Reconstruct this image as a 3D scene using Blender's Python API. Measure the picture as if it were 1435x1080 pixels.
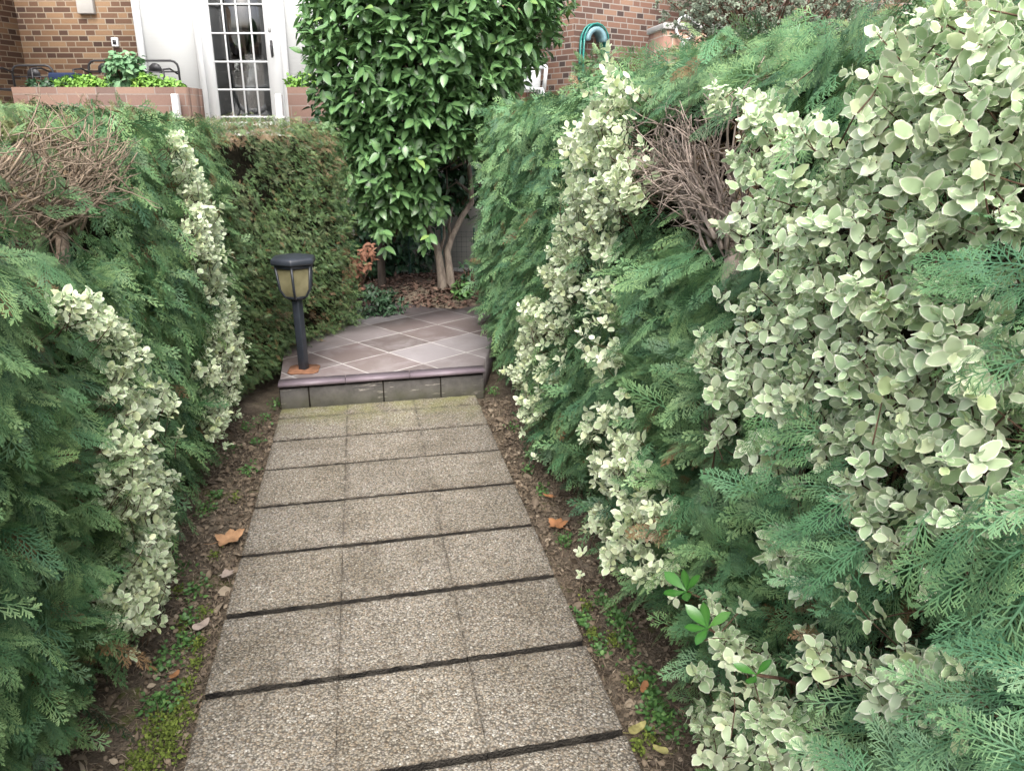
import bpy, math, random
import numpy as np
from math import sin, cos, pi, radians, atan, sqrt
rng = np.random.default_rng(7)
random.seed(7)
scn = bpy.context.scene
for o in list(bpy.data.objects):
    bpy.data.objects.remove(o)

# ------------------------------------------------------------------ camera, world, sun, exposure
F, EYE = 1080.0, 1.62                       # focal length in photo pixels, eye height over the path
PITCH, YAW = atan(1 / 3.), radians(10.8)
cam = bpy.data.cameras.new('camera')
cam.sensor_width = 36; cam.lens = F / 1435 * 36; cam.clip_start = .02; cam.clip_end = 500
camo = bpy.data.objects.new('camera', cam)
camo.location = (0, 0, EYE); camo.rotation_euler = (pi / 2 - PITCH, 0, -YAW)
scn.collection.objects.link(camo); scn.camera = camo
W = bpy.data.worlds.new("World"); scn.world = W; W.use_nodes = True
nt = W.node_tree
SUN_EL, SUN_AZ = radians(54), radians(187)
sky = nt.nodes.new('ShaderNodeTexSky'); sky.sky_type = 'NISHITA'; sky.sun_disc = False
sky.sun_elevation = SUN_EL; sky.sun_rotation = SUN_AZ
sky.air_density = 1.0; sky.dust_density = 6.0; sky.ozone_density = 0.4
hsv = nt.nodes.new('ShaderNodeHueSaturation'); hsv.inputs['Saturation'].default_value = .55
bg = nt.nodes['Background']; bg.inputs['Strength'].default_value = .15
nt.links.new(sky.outputs[0], hsv.inputs['Color']); nt.links.new(hsv.outputs[0], bg.inputs['Color'])
sl = bpy.data.lights.new('sun', 'SUN'); sl.energy = 1.15; sl.angle = radians(42); sl.color = (1, .985, .96)
so = bpy.data.objects.new('sun', sl); scn.collection.objects.link(so)
so.rotation_euler = (pi / 2 - SUN_EL, 0, pi - SUN_AZ)
scn.view_settings.view_transform = 'Standard'; scn.view_settings.look = 'None'
scn.view_settings.exposure = 1.42; scn.view_settings.gamma = 1
scn.cycles.max_bounces = 6; scn.cycles.diffuse_bounces = 3; scn.cycles.transparent_max_bounces = 12
scn.cycles.use_denoising = True

# ------------------------------------------------------------------ helpers
def ray(x, y):
    a = (x - 717.5) / F; b = (540 - y) / F
    f = cos(PITCH) + sin(PITCH) * b; u = -sin(PITCH) + cos(PITCH) * b
    return np.array((a * cos(YAW) + f * sin(YAW), -a * sin(YAW) + f * cos(YAW), u))
def on_z(x, y, z=0.):
    d = ray(x, y); return np.array((0, 0, EYE)) + d * ((z - EYE) / d[2])
def on_x(x, y, X):
    d = ray(x, y); return np.array((0, 0, EYE)) + d * (X / d[0])
def at(x, y, zc):
    return np.array((0, 0, EYE)) + ray(x, y) * zc
def hf(X, Fd, z):                            # heading frame: X right, Fd forward
    return np.array((X * cos(YAW) + Fd * sin(YAW), -X * sin(YAW) + Fd * cos(YAW), z))
def nrm(v):
    return v / np.maximum(np.linalg.norm(v, axis=-1, keepdims=True), 1e-9)

def tag(o, label, cat, group=None, kind=None):
    o['label'] = label; o['category'] = cat
    if group: o['group'] = group
    if kind: o['kind'] = kind
    return o
def empty(name, loc, label, cat, group=None, kind=None):
    o = bpy.data.objects.new(name, None); scn.collection.objects.link(o)
    o.location = [float(c) for c in loc]; o.empty_display_size = .1
    return tag(o, label, cat, group, kind)

class Buf:
    """collects geometry; build() links it as one mesh object"""
    def __init__(s): s.v = []; s.q = []; s.n = 0; s.a = []; s.uv = None
    def add(s, v, f, attr=None):             # f: list of int tuples or an (n,k) array
        v = np.asarray(v, float).reshape(-1, 3)
        s.v.append(v)
        if isinstance(f, np.ndarray): s.q.append(f + s.n)
        else:
            by = {}
            for t in f: by.setdefault(len(t), []).append(t)
            for k, l in by.items(): s.q.append(np.array(l) + s.n)
        a = np.zeros((len(v), 4)) if attr is None else np.asarray(attr, float)
        s.a.append(a); s.n += len(v); return s
    def box(s, c, size, rz=0., taper=1.):
        sx, sy, sz = [k / 2 for k in size]
        p = np.array([(x * (taper if z > 0 else 1), y * (taper if z > 0 else 1), z) for z in (-sz, sz) for x, y in ((-sx, -sy), (sx, -sy), (sx, sy), (-sx, sy))])
        r = np.array(((cos(rz), -sin(rz), 0), (sin(rz), cos(rz), 0), (0, 0, 1)))
        return s.add(p @ r.T + np.array(c), [(3, 2, 1, 0), (4, 5, 6, 7), (0, 1, 5, 4), (1, 2, 6, 5), (2, 3, 7, 6), (3, 0, 4, 7)])
    def tube(s, pts, rad, k=6, closed=False, attr=(0, 0, 0, 0)):
        pts = np.asarray(pts, float); n = len(pts)
        rad = np.broadcast_to(np.asarray(rad, float), (n,))
        t = nrm(np.gradient(pts, axis=0))
        up = np.array((0., 0, 1)) if abs(t[0][2]) < .9 else np.array((1., 0, 0))
        V = []
        for i in range(n):
            a = np.cross(t[i], up); a /= max(np.linalg.norm(a), 1e-6); b = np.cross(a, t[i]); up = b
            an = np.arange(k) * 2 * pi / k
            V.append(pts[i] + rad[i] * (np.cos(an)[:, None] * a + np.sin(an)[:, None] * b))
        V = np.concatenate(V); fs = []
        for i in range(n - 1):
            for j in range(k):
                fs.append((i * k + j, i * k + (j + 1) % k, (i + 1) * k + (j + 1) % k, (i + 1) * k + j))
        fs.append(tuple(range(k))[::-1]); fs.append(tuple((n - 1) * k + j for j in range(k)))
        return s.add(V, fs, np.tile(attr, (len(V), 1)))
    def build(s, name, mat, parent=None, loc=None, smooth=False, bevel=0):
        V = np.concatenate(s.v); A = np.concatenate(s.a)
        off = np.zeros(3)
        if parent is not None:
            root = parent; off = np.zeros(3)
            while root is not None: off = off + np.array(root.location); root = root.parent
        if loc is not None: off = off + np.array(loc, float)
        V = V - off
        lv = np.concatenate([q.ravel() for q in s.q]).astype(np.int32)
        lt = np.concatenate([np.full(len(q), q.shape[1]) for q in s.q]).astype(np.int32)
        ls = np.concatenate([[0], np.cumsum(lt)[:-1]]).astype(np.int32)
        me = bpy.data.meshes.new(name)
        me.vertices.add(len(V)); me.vertices.foreach_set('co', V.astype(np.float32).ravel())
        me.loops.add(len(lv)); me.loops.foreach_set('vertex_index', lv)
        me.polygons.add(len(lt)); me.polygons.foreach_set('loop_start', ls)
        if smooth: me.polygons.foreach_set('use_smooth', np.ones(len(lt), bool))
        me.update(calc_edges=True)
        at_ = me.attributes.new('leaf', 'FLOAT_COLOR', 'POINT'); at_.data.foreach_set('color', A.astype(np.float32).ravel())
        me.materials.append(mat)
        o = bpy.data.objects.new(name, me); scn.collection.objects.link(o)
        if parent is not None: o.parent = parent
        if loc is not None: o.location = [float(c) for c in loc]
        if bevel:
            m = o.modifiers.new('edge', 'BEVEL'); m.width = bevel; m.segments = 2; m.limit_method = 'ANGLE'
        return o

def inst(buf, proto, T, R, S, rnd, extra=None):
    """copies of a proto (verts, faces, attr rgb) as real mesh; R (n,3,3) columns are the axes"""
    pv, pf, pa = proto
    n, m = len(T), len(pv)
    if n == 0: return
    V = np.einsum('nij,mj->nmi', R, pv) * S[:, None, None] + T[:, None, :]
    A = np.empty((n, m, 4)); A[:, :, :3] = pa[None, :, :3]; A[:, :, 3] = rnd[:, None]
    if extra is not None: A[:, :, 2] = extra[:, None]
    base = (np.arange(n) * m)[:, None, None]
    buf.add(V.reshape(-1, 3), (pf[None] + base).reshape(-1, pf.shape[1]), A.reshape(-1, 4))
def frames(d, up):
    d = nrm(d); y = nrm(np.cross(up, d)); z = np.cross(d, y)
    return np.stack([d, y, z], axis=-1)

# ------------------------------------------------------------------ materials
class NT:
    def __init__(s, name):
        s.m = bpy.data.materials.new(name); s.m.use_nodes = True; s.t = s.m.node_tree
        s.b = s.t.nodes['Principled BSDF']; s.out = s.t.nodes['Material Output']
    def n(s, typ, ins=None, **kw):
        nd = s.t.nodes.new('ShaderNode' + typ)
        for k, v in kw.items(): setattr(nd, k, v)
        for k, v in (ins or {}).items(): s.set(nd.inputs[k], v)
        return nd
    def set(s, sock, v):
        if isinstance(v, bpy.types.NodeSocket): s.t.links.new(v, sock)
        elif isinstance(v, bpy.types.Node): s.t.links.new(v.outputs[0], sock)
        else:
            if sock.type == 'RGBA' and len(v) == 3: v = (*v, 1)
            sock.default_value = v
    def math(s, op, a, b=0., c=0.):
        nd = s.t.nodes.new('ShaderNodeMath'); nd.operation = op
        for i, v in enumerate((a, b, c)): s.set(nd.inputs[i], v)
        return nd.outputs[0]
    def mix(s, f, a, b, mode='MIX'):
        nd = s.t.nodes.new('ShaderNodeMix'); nd.data_type = 'RGBA'; nd.blend_type = mode
        s.set(nd.inputs[0], f); s.set(nd.inputs[6], a); s.set(nd.inputs[7], b)
        return nd.outputs[2]
    def ramp(s, f, stops, interp='LINEAR'):
        nd = s.t.nodes.new('ShaderNodeValToRGB'); cr = nd.color_ramp; cr.interpolation = interp
        while len(cr.elements) < len(stops): cr.elements.new(.5)
        for e, (p, c) in zip(cr.elements, stops): e.position = p; e.color = (*c, 1) if len(c) == 3 else c
        s.set(nd.inputs[0], f); return nd.outputs[0]
    def noise(s, scale, detail=4, vec=None, rough=.55, dist=0.):
        nd = s.n('TexNoise', {'Scale': scale, 'Detail': detail, 'Roughness': rough, 'Distortion': dist})
        if vec is not None: s.set(nd.inputs['Vector'], vec)
        return nd.outputs[0]
    def pos(s): return s.t.nodes.new('ShaderNodeNewGeometry').outputs['Position']
    def sep(s, v):
        nd = s.n('SeparateXYZ', {0: v}); return nd.outputs
    def leaf(s):
        a = s.n('Attribute', attribute_name='leaf'); c = s.n('SeparateColor', {0: a.outputs['Color']})
        return c.outputs[0], c.outputs[1], c.outputs[2], a.outputs['Alpha']
    def bump(s, h, strength=.5, dist=.01):
        nd = s.n('Bump', {'Height': h, 'Strength': strength, 'Distance': dist})
        s.set(s.b.inputs['Normal'], nd.outputs[0])
    def base(s, col, rough=.6, spec=.4, metal=0.):
        s.set(s.b.inputs['Base Color'], col); s.set(s.b.inputs['Roughness'], rough)
        s.set(s.b.inputs['Specular IOR Level'], spec); s.set(s.b.inputs['Metallic'], metal); return s.m
    def trans(s, col, f):
        """adds light coming through a thin leaf"""
        t = s.n('BsdfTranslucent'); s.set(t.inputs['Color'], col)
        mx = s.n('MixShader'); s.set(mx.inputs[0], f)
        s.t.links.new(s.b.outputs[0], mx.inputs[1]); s.t.links.new(t.outputs[0], mx.inputs[2])
        s.t.links.new(mx.outputs[0], s.out.inputs['Surface'])

def plain(name, col, rough=.6, spec=.4, metal=0., var=.15, scale=8.):
    k = NT(name)
    c2 = tuple(c * (1 - var) for c in col); c1 = tuple(min(1, c * (1 + var)) for c in col)
    k.base(k.ramp(k.noise(scale, 5, k.pos()), [(.3, c2), (.7, c1)]), rough, spec, metal)
    k.bump(k.noise(scale * 12, 3, k.pos()), .08, .003)
    return k.m

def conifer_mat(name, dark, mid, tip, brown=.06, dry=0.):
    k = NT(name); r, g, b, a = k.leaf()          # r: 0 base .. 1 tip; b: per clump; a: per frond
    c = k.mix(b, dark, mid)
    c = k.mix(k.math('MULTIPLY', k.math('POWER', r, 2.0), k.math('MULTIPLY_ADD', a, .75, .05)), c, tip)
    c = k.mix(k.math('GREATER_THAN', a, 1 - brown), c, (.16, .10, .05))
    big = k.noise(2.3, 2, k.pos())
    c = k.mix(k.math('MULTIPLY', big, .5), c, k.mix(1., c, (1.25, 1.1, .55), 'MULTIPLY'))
    if dry:
        f = k.ramp(k.noise(4.5, 4, k.pos(), .65), [(.5, (0, 0, 0)), (.68, (dry, dry, dry))])
        c = k.mix(f, c, k.mix(a, (.10, .07, .045), (.26, .20, .12)))
    k.base(c, .5, .4); k.trans(c, .14); return k.m
def variegated_mat(name, centre, margin, young):
    k = NT(name); r, g, b, a = k.leaf()          # r: margin; g: along; b: clump; a: leaf
    nz = k.noise(90, 3, k.pos())
    e = k.math('ADD', r, k.math('MULTIPLY', k.math('SUBTRACT', nz, .5), 1.0))
    f = k.n('MapRange', {'Value': e, 'From Min': .34, 'From Max': .74}).outputs[0]
    cen = k.mix(k.noise(60, 3, k.pos()), centre, tuple(c * 1.5 for c in centre))
    c = k.mix(f, cen, margin)
    c = k.mix(k.math('MULTIPLY', k.math('GREATER_THAN', a, .89), .6), c, young)
    c = k.mix(k.math('MULTIPLY', b, .45), c, tuple(m * .9 for m in margin))
    k.base(c, .42, .4); k.trans(c, .2); return k.m
def glossy_leaf_mat(name, dark, mid, young, rough=.33, spec=.5):
    k = NT(name); r, g, b, a = k.leaf()
    c = k.ramp(a, [(0, dark), (.6, mid), (.86, mid), (1, young)])
    c = k.mix(k.math('MULTIPLY', k.math('SUBTRACT', 1., r), .25), c, tuple(min(1, y * 1.2) for y in young))
    k.base(c, rough, spec); k.trans(c, .15); return k.m
def bark_mat(name, a, b, scale=40):
    k = NT(name); p = k.pos()
    st = k.n('Mapping', {'Vector': p, 'Scale': (1, 1, .22)}).outputs[0]
    f = k.noise(scale, 6, st, .65)
    k.base(k.ramp(f, [(.3, a), (.7, b)]), .85, .2); k.bump(f, .5, .006); return k.m
def brick_mat(name, stops, mortar, period=.33, course=.064, joint=.012):
    k = NT(name); uv = k.n('UVMap').outputs[0]; x, y, z = k.sep(uv)
    row = k.math('FLOOR', k.math('DIVIDE', y, course)); fy = k.math('FRACT', k.math('DIVIDE', y, course))
    sh = k.math('MULTIPLY', k.math('FRACT', k.math('MULTIPLY', row, .5)), 1.0)
    sh = k.math('ADD', sh, k.math('MULTIPLY', k.math('FLOOR', k.math('MULTIPLY', row, .5)), .21))
    q = k.math('ADD', k.math('DIVIDE', x, period), sh)
    cell = k.math('FLOOR', q); m = k.math('FRACT', q)
    hd = k.math('GREATER_THAN', m, .667)
    j = joint / period
    mo = k.math('MAXIMUM', k.math('LESS_THAN', fy, joint / course), k.math('LESS_THAN', m, j))
    mo = k.math('MAXIMUM', mo, k.math('LESS_THAN', k.math('ABSOLUTE', k.math('SUBTRACT', m, .667)), j / 2))
    idv = k.n('CombineXYZ', {0: cell, 1: row, 2: hd}).outputs[0]
    wn = k.n('TexWhiteNoise', {'Vector': idv}, noise_dimensions='3D').outputs['Value']
    wn = k.math('ADD', k.math('MULTIPLY', wn, .8), k.math('MULTIPLY', hd, .2))
    c = k.ramp(wn, stops)
    c = k.mix(.35, c, k.mix(k.noise(60, 4, k.pos()), (.5, .5, .5), (1.4, 1.35, 1.3)), 'MULTIPLY')
    mc = k.mix(k.noise(20, 4, k.pos()), tuple(v * .8 for v in mortar), mortar)
    k.base(k.mix(mo, c, mc), .85, .25)
    k.bump(k.math('SUBTRACT', k.math('MULTIPLY', k.noise(90, 3, k.pos()), .3), mo), .6, .004)
    return k.m

M = {}
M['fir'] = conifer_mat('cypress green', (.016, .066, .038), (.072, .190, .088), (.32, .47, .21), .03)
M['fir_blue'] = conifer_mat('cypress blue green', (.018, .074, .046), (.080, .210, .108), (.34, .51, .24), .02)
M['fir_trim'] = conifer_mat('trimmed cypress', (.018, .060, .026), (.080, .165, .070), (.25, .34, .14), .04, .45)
M['fir_top'] = conifer_mat('clipped top green', (.055, .075, .035), (.13, .17, .07), (.34, .37, .17), .16)
M['fir_topr'] = conifer_mat('clipped top bright green', (.030, .085, .045), (.095, .19, .085), (.36, .46, .20), .07)
M['fir_dead'] = conifer_mat('dead cypress', (.10, .065, .04), (.20, .14, .085), (.30, .23, .16), .0)
M['fir_core'] = plain('hedge shade core', (.020, .018, .012), .95, .05, 0, .6, 30)  # near black, paints the deep shade behind the sprays
M['twig'] = bark_mat('dead twig', (.15, .115, .095), (.42, .35, .30), 60)
M['twig_grey'] = bark_mat('grey dead twig', (.12, .088, .062), (.34, .27, .20), 60)
M['stem'] = bark_mat('thin stem', (.06, .035, .025), (.14, .09, .06), 80)
M['bark'] = bark_mat('camellia bark', (.085, .068, .055), (.26, .22, .18), 30)
M['bark_dark'] = bark_mat('dark bark', (.03, .025, .02), (.09, .07, .055), 30)
M['var'] = variegated_mat('variegated leaf', (.33, .45, .25), (.78, .80, .64), (.52, .61, .29))
M['var_pale'] = variegated_mat('pale variegated leaf', (.42, .52, .31), (.82, .84, .67), (.66, .72, .34))
M['camellia'] = glossy_leaf_mat('camellia leaf', (.060, .145, .055), (.130, .265, .105), (.26, .40, .12), .32, .65)
M['laurel'] = glossy_leaf_mat('dark shrub leaf', (.010, .035, .016), (.025, .075, .030), (.06, .13, .05), .45)
M['ivy'] = glossy_leaf_mat('dark ivy leaf', (.010, .030, .014), (.022, .058, .026), (.04, .085, .035), .55)
M['bright'] = glossy_leaf_mat('bright leaf', (.020, .085, .016), (.042, .155, .026), (.10, .25, .05), .25)
M['herb'] = glossy_leaf_mat('herb leaf', (.07, .17, .03), (.16, .34, .05), (.30, .45, .09), .6)
M['sage'] = glossy_leaf_mat('grey green leaf', (.06, .15, .07), (.13, .27, .13), (.24, .38, .20), .6)
M['olive'] = glossy_leaf_mat('olive leaf', (.09, .12, .08), (.20, .25, .18), (.30, .34, .25), .6)
M['dead_leaf'] = glossy_leaf_mat('dead orange leaf', (.12, .055, .035), (.25, .11, .065), (.34, .20, .13), .75)

def mat_aggregate():
    k = NT('exposed aggregate'); p = k.pos()
    wp = k.n('VectorMath', {0: p, 1: k.mix(1., (0, 0, 0), (0, 0, 0))}, operation='ADD').outputs[0]
    v = k.n('TexVoronoi', {'Vector': p, 'Scale': 145.}); d = v.outputs['Distance']
    v2 = k.n('TexVoronoi', {'Vector': p, 'Scale': 230.})
    cs = k.n('SeparateColor', {0: v.outputs['Color']})
    c = k.ramp(cs.outputs[0], [(0, (.16, .12, .085)), (.18, (.36, .28, .20)), (.38, (.46, .38, .28)), (.55, (.30, .26, .22)), (.72, (.56, .49, .39)), (.88, (.40, .30, .20)), (1, (.76, .70, .60))])
    c2 = k.ramp(k.n('SeparateColor', {0: v2.outputs['Color']}).outputs[1], [(0, (.14, .11, .08)), (.6, (.40, .34, .26)), (1, (.60, .54, .45))])
    c = k.mix(k.math('GREATER_THAN', cs.outputs[1], .62), c, c2)
    gap = k.n('MapRange', {'Value': d, 'From Min': .45, 'From Max': .75}).outputs[0]
    c = k.mix(k.math('MULTIPLY', gap, .8), c, (.10, .085, .065))
    c = k.mix(1., c, (.73, .785, .85), 'MULTIPLY'); st = k.noise(3.2, 5, p, .6)
    c = k.mix(1., c, k.ramp(st, [(.3, (.68, .66, .62)), (.6, (1.0, 1.0, 1.0))]), 'MULTIPLY')
    x, y, z = k.sep(p)
    moss = k.math('MULTIPLY', k.n('MapRange', {'Value': y, 'From Min': 4.1, 'From Max': 4.6}).outputs[0], k.ramp(k.noise(6, 4, p), [(.35, (0, 0, 0)), (.65, (1, 1, 1))]))
    c = k.mix(k.math('MULTIPLY', moss, .55), c, (.20, .22, .05))
    er, eg, eb, ea = k.leaf()
    c = k.mix(1., c, k.mix(ea, (.86, .86, .87), (1.06, 1.04, 1.0)), 'MULTIPLY')
    dirt = k.math('MULTIPLY', er, k.ramp(k.noise(18, 5, p, .7), [(.38, (0, 0, 0)), (.62, (.85, .85, .85))]))
    c = k.mix(dirt, c, (.055, .045, .034))
    blot = k.ramp(k.noise(9, 6, p, .7), [(.62, (0, 0, 0)), (.72, (.5, .5, .5))])
    c = k.mix(blot, c, (.12, .105, .085))
    side = k.math('LESS_THAN', z, -.006)  # slab sides painted almost black, shade of the row gaps put into the colour
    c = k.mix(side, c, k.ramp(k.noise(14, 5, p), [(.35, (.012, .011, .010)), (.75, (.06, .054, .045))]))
    k.base(c, .78, .3)
    k.bump(k.math('SUBTRACT', 1., d), .8, .006); return k.m
M['agg'] = mat_aggregate()
def mat_tiles():
    k = NT('quarry tiles'); p = k.pos()
    r = k.n('Mapping', {'Vector': p, 'Location': (.399 - .0, -5.277, 0)}, vector_type='POINT')
    r2 = k.n('VectorRotate', {'Vector': r.outputs[0], 'Angle': radians(-34.5)}, rotation_type='Z_AXIS').outputs[0]
    x, y, z = k.sep(r2); T = .376
    qx, qy = k.math('DIVIDE', x, T), k.math('DIVIDE', y, T)
    fx, fy = k.math('FRACT', qx), k.math('FRACT', qy)
    ex = k.math('MINIMUM', fx, k.math('SUBTRACT', 1., fx)); ey = k.math('MINIMUM', fy, k.math('SUBTRACT', 1., fy))
    g = k.math('LESS_THAN', k.math('MINIMUM', ex, ey), .015)
    idv = k.n('CombineXYZ', {0: k.math('FLOOR', qx), 1: k.math('FLOOR', qy)}).outputs[0]
    wn = k.n('TexWhiteNoise', {'Vector': idv}, noise_dimensions='3D').outputs['Value']
    c = k.ramp(wn, [(0, (.098, .080, .078)), (.35, (.145, .116, .114)), (.65, (.180, .160, .163)), (1, (.225, .210, .218))])
    st = k.noise(5, 5, p, .65, .6)
    c = k.mix(k.ramp(st, [(.45, (0, 0, 0)), (.75, (.55, .55, .55))]), c, (.27, .255, .26))
    c = k.mix(k.math('MULTIPLY', k.ramp(k.noise(2.4, 3, p), [(.5, (0, 0, 0)), (.7, (1, 1, 1))]), .35), c, (.12, .10, .085))
    c = k.mix(k.math('MULTIPLY', g, k.ramp(k.noise(7, 3, p), [(.30, (.25, .25, .25)), (.55, (1, 1, 1))])), c, (.36, .345, .335))
    k.base(c, k.math('MULTIPLY_ADD', st, .3, .42), .35)
    k.bump(k.math('SUBTRACT', k.math('MULTIPLY', st, .3), g), .4, .003); return k.m
M['tiles'] = mat_tiles()
def mat_riser():
    k = NT('riser tile'); p = k.pos(); st = k.noise(9, 6, p, .65); x, y, z = k.sep(p)
    c = k.ramp(st, [(.3, (.055, .052, .050)), (.7, (.128, .120, .116))])
    sc = k.n('Mapping', {'Vector': p, 'Scale': (5, 1, 42)}).outputs[0]
    eff = k.ramp(k.noise(1.0, 5, sc, .7), [(.60, (0, 0, 0)), (.68, (1, 1, 1))])
    c = k.mix(k.math('MULTIPLY', eff, .75), c, (.46, .42, .38))
    gr = k.math('MULTIPLY', k.n('MapRange', {'Value': z, 'From Min': .09, 'From Max': .0}).outputs[0], k.noise(12, 4, p))
    c = k.mix(k.math('MULTIPLY', gr, .6), c, (.10, .105, .04))
    k.base(c, .7, .3); k.bump(st, .3, .004); return k.m
M['riser'] = mat_riser()
M['nosing'] = plain('mauve nosing tile', (.19, .155, .18), .45, .4, 0, .12, 14)
M['grime'] = plain('joint grime', (.035, .03, .024), .95, .1, 0, .3, 20)
def mat_soil():
    k = NT('garden soil'); p = k.pos()
    n1 = k.noise(9, 8, p, .7); n2 = k.noise(70, 5, p, .7)
    c = k.ramp(n1, [(.3, (.062, .052, .040)), (.52, (.128, .108, .084)), (.72, (.22, .19, .15))])
    c = k.mix(.6, c, k.ramp(n2, [(.3, (.35, .33, .30)), (.7, (1.5, 1.4, 1.3))]), 'MULTIPLY')
    ms = k.ramp(k.noise(3.2, 6, p, .7), [(.57, (0, 0, 0)), (.66, (1, 1, 1))])
    x, y, z = k.sep(p)
    ms = k.math('MULTIPLY', ms, k.n('MapRange', {'Value': y, 'From Min': 4.0, 'From Max': 1.2, 'To Min': .25, 'To Max': 1.}).outputs[0])
    c = k.mix(ms, c, k.mix(n2, (.07, .11, .015), (.19, .24, .04)))
    k.base(c, .95, .15); k.bump(k.math('ADD', k.math('MULTIPLY', n1, 1.6), k.math('MULTIPLY', n2, .5)), .9, .02); return k.m
M['soil'] = mat_soil()
M['litter'] = glossy_leaf_mat('leaf litter', (.060, .042, .030), (.19, .145, .10), (.36, .30, .22), .85)
M['chips'] = glossy_leaf_mat('bark chips', (.025, .015, .011), (.085, .048, .034), (.17, .11, .08), .85)
M['weed'] = glossy_leaf_mat('weed leaf', (.035, .095, .028), (.075, .175, .048), (.15, .28, .07), .55)
M['moss'] = glossy_leaf_mat('moss', (.05, .075, .012), (.11, .155, .022), (.20, .25, .045), .85)
M['leaf_tan'] = plain('tan dry leaf', (.34, .20, .11), .7, .2, 0, .35, 25)
M['leaf_orange'] = plain('orange dry leaf', (.29, .14, .065), .7, .2, 0, .35, 25)
M['leaf_grey'] = plain('grey dry leaf', (.33, .27, .23), .8, .2, 0, .35, 25)
M['leaf_yellow'] = plain('yellow dry leaf', (.26, .24, .095), .7, .2, 0, .4, 45)
M['paint'] = plain('slate blue paint', (.024, .029, .038), .42, .5, 0, .2, 20)
M['rust'] = plain('rusty plate', (.21, .105, .062), .9, .2, 0, .35, 25)
k = NT('ochre lamp pane'); k.base(k.ramp(k.noise(12, 4, k.pos()), [(.3, (.17, .155, .085)), (.7, (.27, .25, .15))]), .35, .5); M['lamp_pane'] = k.m
M['wire'] = plain('green wire', (.02, .06, .045), .5, .4, 0, .2)
M['pipe'] = plain('weathered white pipe', (.50, .51, .51), .5, .3)
M['white'] = plain('white paint', (.58, .60, .61), .4, .4, 0, .03, 3)
def mat_shutter():
    k = NT('roller shutter'); p = k.pos(); x, y, z = k.sep(p)
    f = k.math('FRACT', k.math('DIVIDE', z, .045))
    h = k.math('POWER', k.math('ABSOLUTE', k.math('MULTIPLY_ADD', f, 2., -1.)), 6.)
    k.base(k.mix(k.noise(2, 4, p), (.48, .50, .50), (.54, .55, .55)), .5, .35)
    k.bump(k.math('SUBTRACT', 1., h), .2, .004); return k.m
M['shutter'] = mat_shutter()
k = NT('window glass'); k.base((.02, .025, .03), .04, .6)
tr = k.n('BsdfTransparent', {'Color': (.55, .58, .58)}); mx = k.n('MixShader'); fr = k.n('Fresnel', {'IOR': 1.5})
gl = k.n('BsdfGlossy', {'Roughness': .02})
k.set(mx.inputs[0], k.math('ADD', fr.outputs[0], .10)); k.t.links.new(tr.outputs[0], mx.inputs[1]); k.t.links.new(gl.outputs[0], mx.inputs[2]); k.t.links.new(mx.outputs[0], k.out.inputs['Surface']); M['glass'] = k.m
M['brick_tan'] = brick_mat('tan and brown brick', [(0, (.31, .205, .125)), (.3, (.26, .16, .095)), (.48, (.17, .10, .066)), (.72, (.105, .062, .046)), (1, (.07, .044, .036))], (.37, .31, .235))
M['brick_red'] = brick_mat('red brown brick', [(0, (.25, .16, .115)), (.3, (.19, .11, .082)), (.6, (.13, .076, .060)), (.82, (.080, .053, .047)), (1, (.055, .042, .040))], (.30, .27, .24))
M['block'] = brick_mat('pink planter stone', [(0, (.185, .122, .094)), (.5, (.145, .093, .076)), (1, (.105, .072, .062))], (.20, .17, .15), .62, .115, .01)
M['pierblock'] = brick_mat('pier block', [(0, (.38, .26, .18)), (.5, (.28, .165, .13)), (1, (.22, .125, .105))], (.36, .31, .26), .62, .125, .012)
M['iron'] = plain('black iron', (.025, .025, .028), .5, .5, .3, .2)
M['teal'] = plain('teal hose', (.02, .20, .17), .4, .5, 0, .2)
M['bracket'] = plain('blue grey bracket', (.17, .30, .34), .5, .4, 0, .15)
M['ceiling'] = plain('porch ceiling', (.45, .42, .38), .8, .2)
M['room'] = plain('room wall', (.36, .28, .24), .9, .1)
M['terracotta'] = plain('terracotta wall', (.46, .25, .15), .9, .1)
M['cloth'] = plain('white cloth', (.6, .6, .58), .8, .2)
M['blue'] = plain('dark blue fabric', (.012, .022, .055), .8, .2)
M['concrete'] = plain('concrete paving', (.46, .45, .44), .85, .2, 0, .15, 6)
M['rooftile'] = plain('roof tile', (.34, .17, .11), .8, .2, 0, .3, 10)
M['render_'] = plain('grey rendered wall', (.42, .41, .39), .9, .2, 0, .2, 3)

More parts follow.
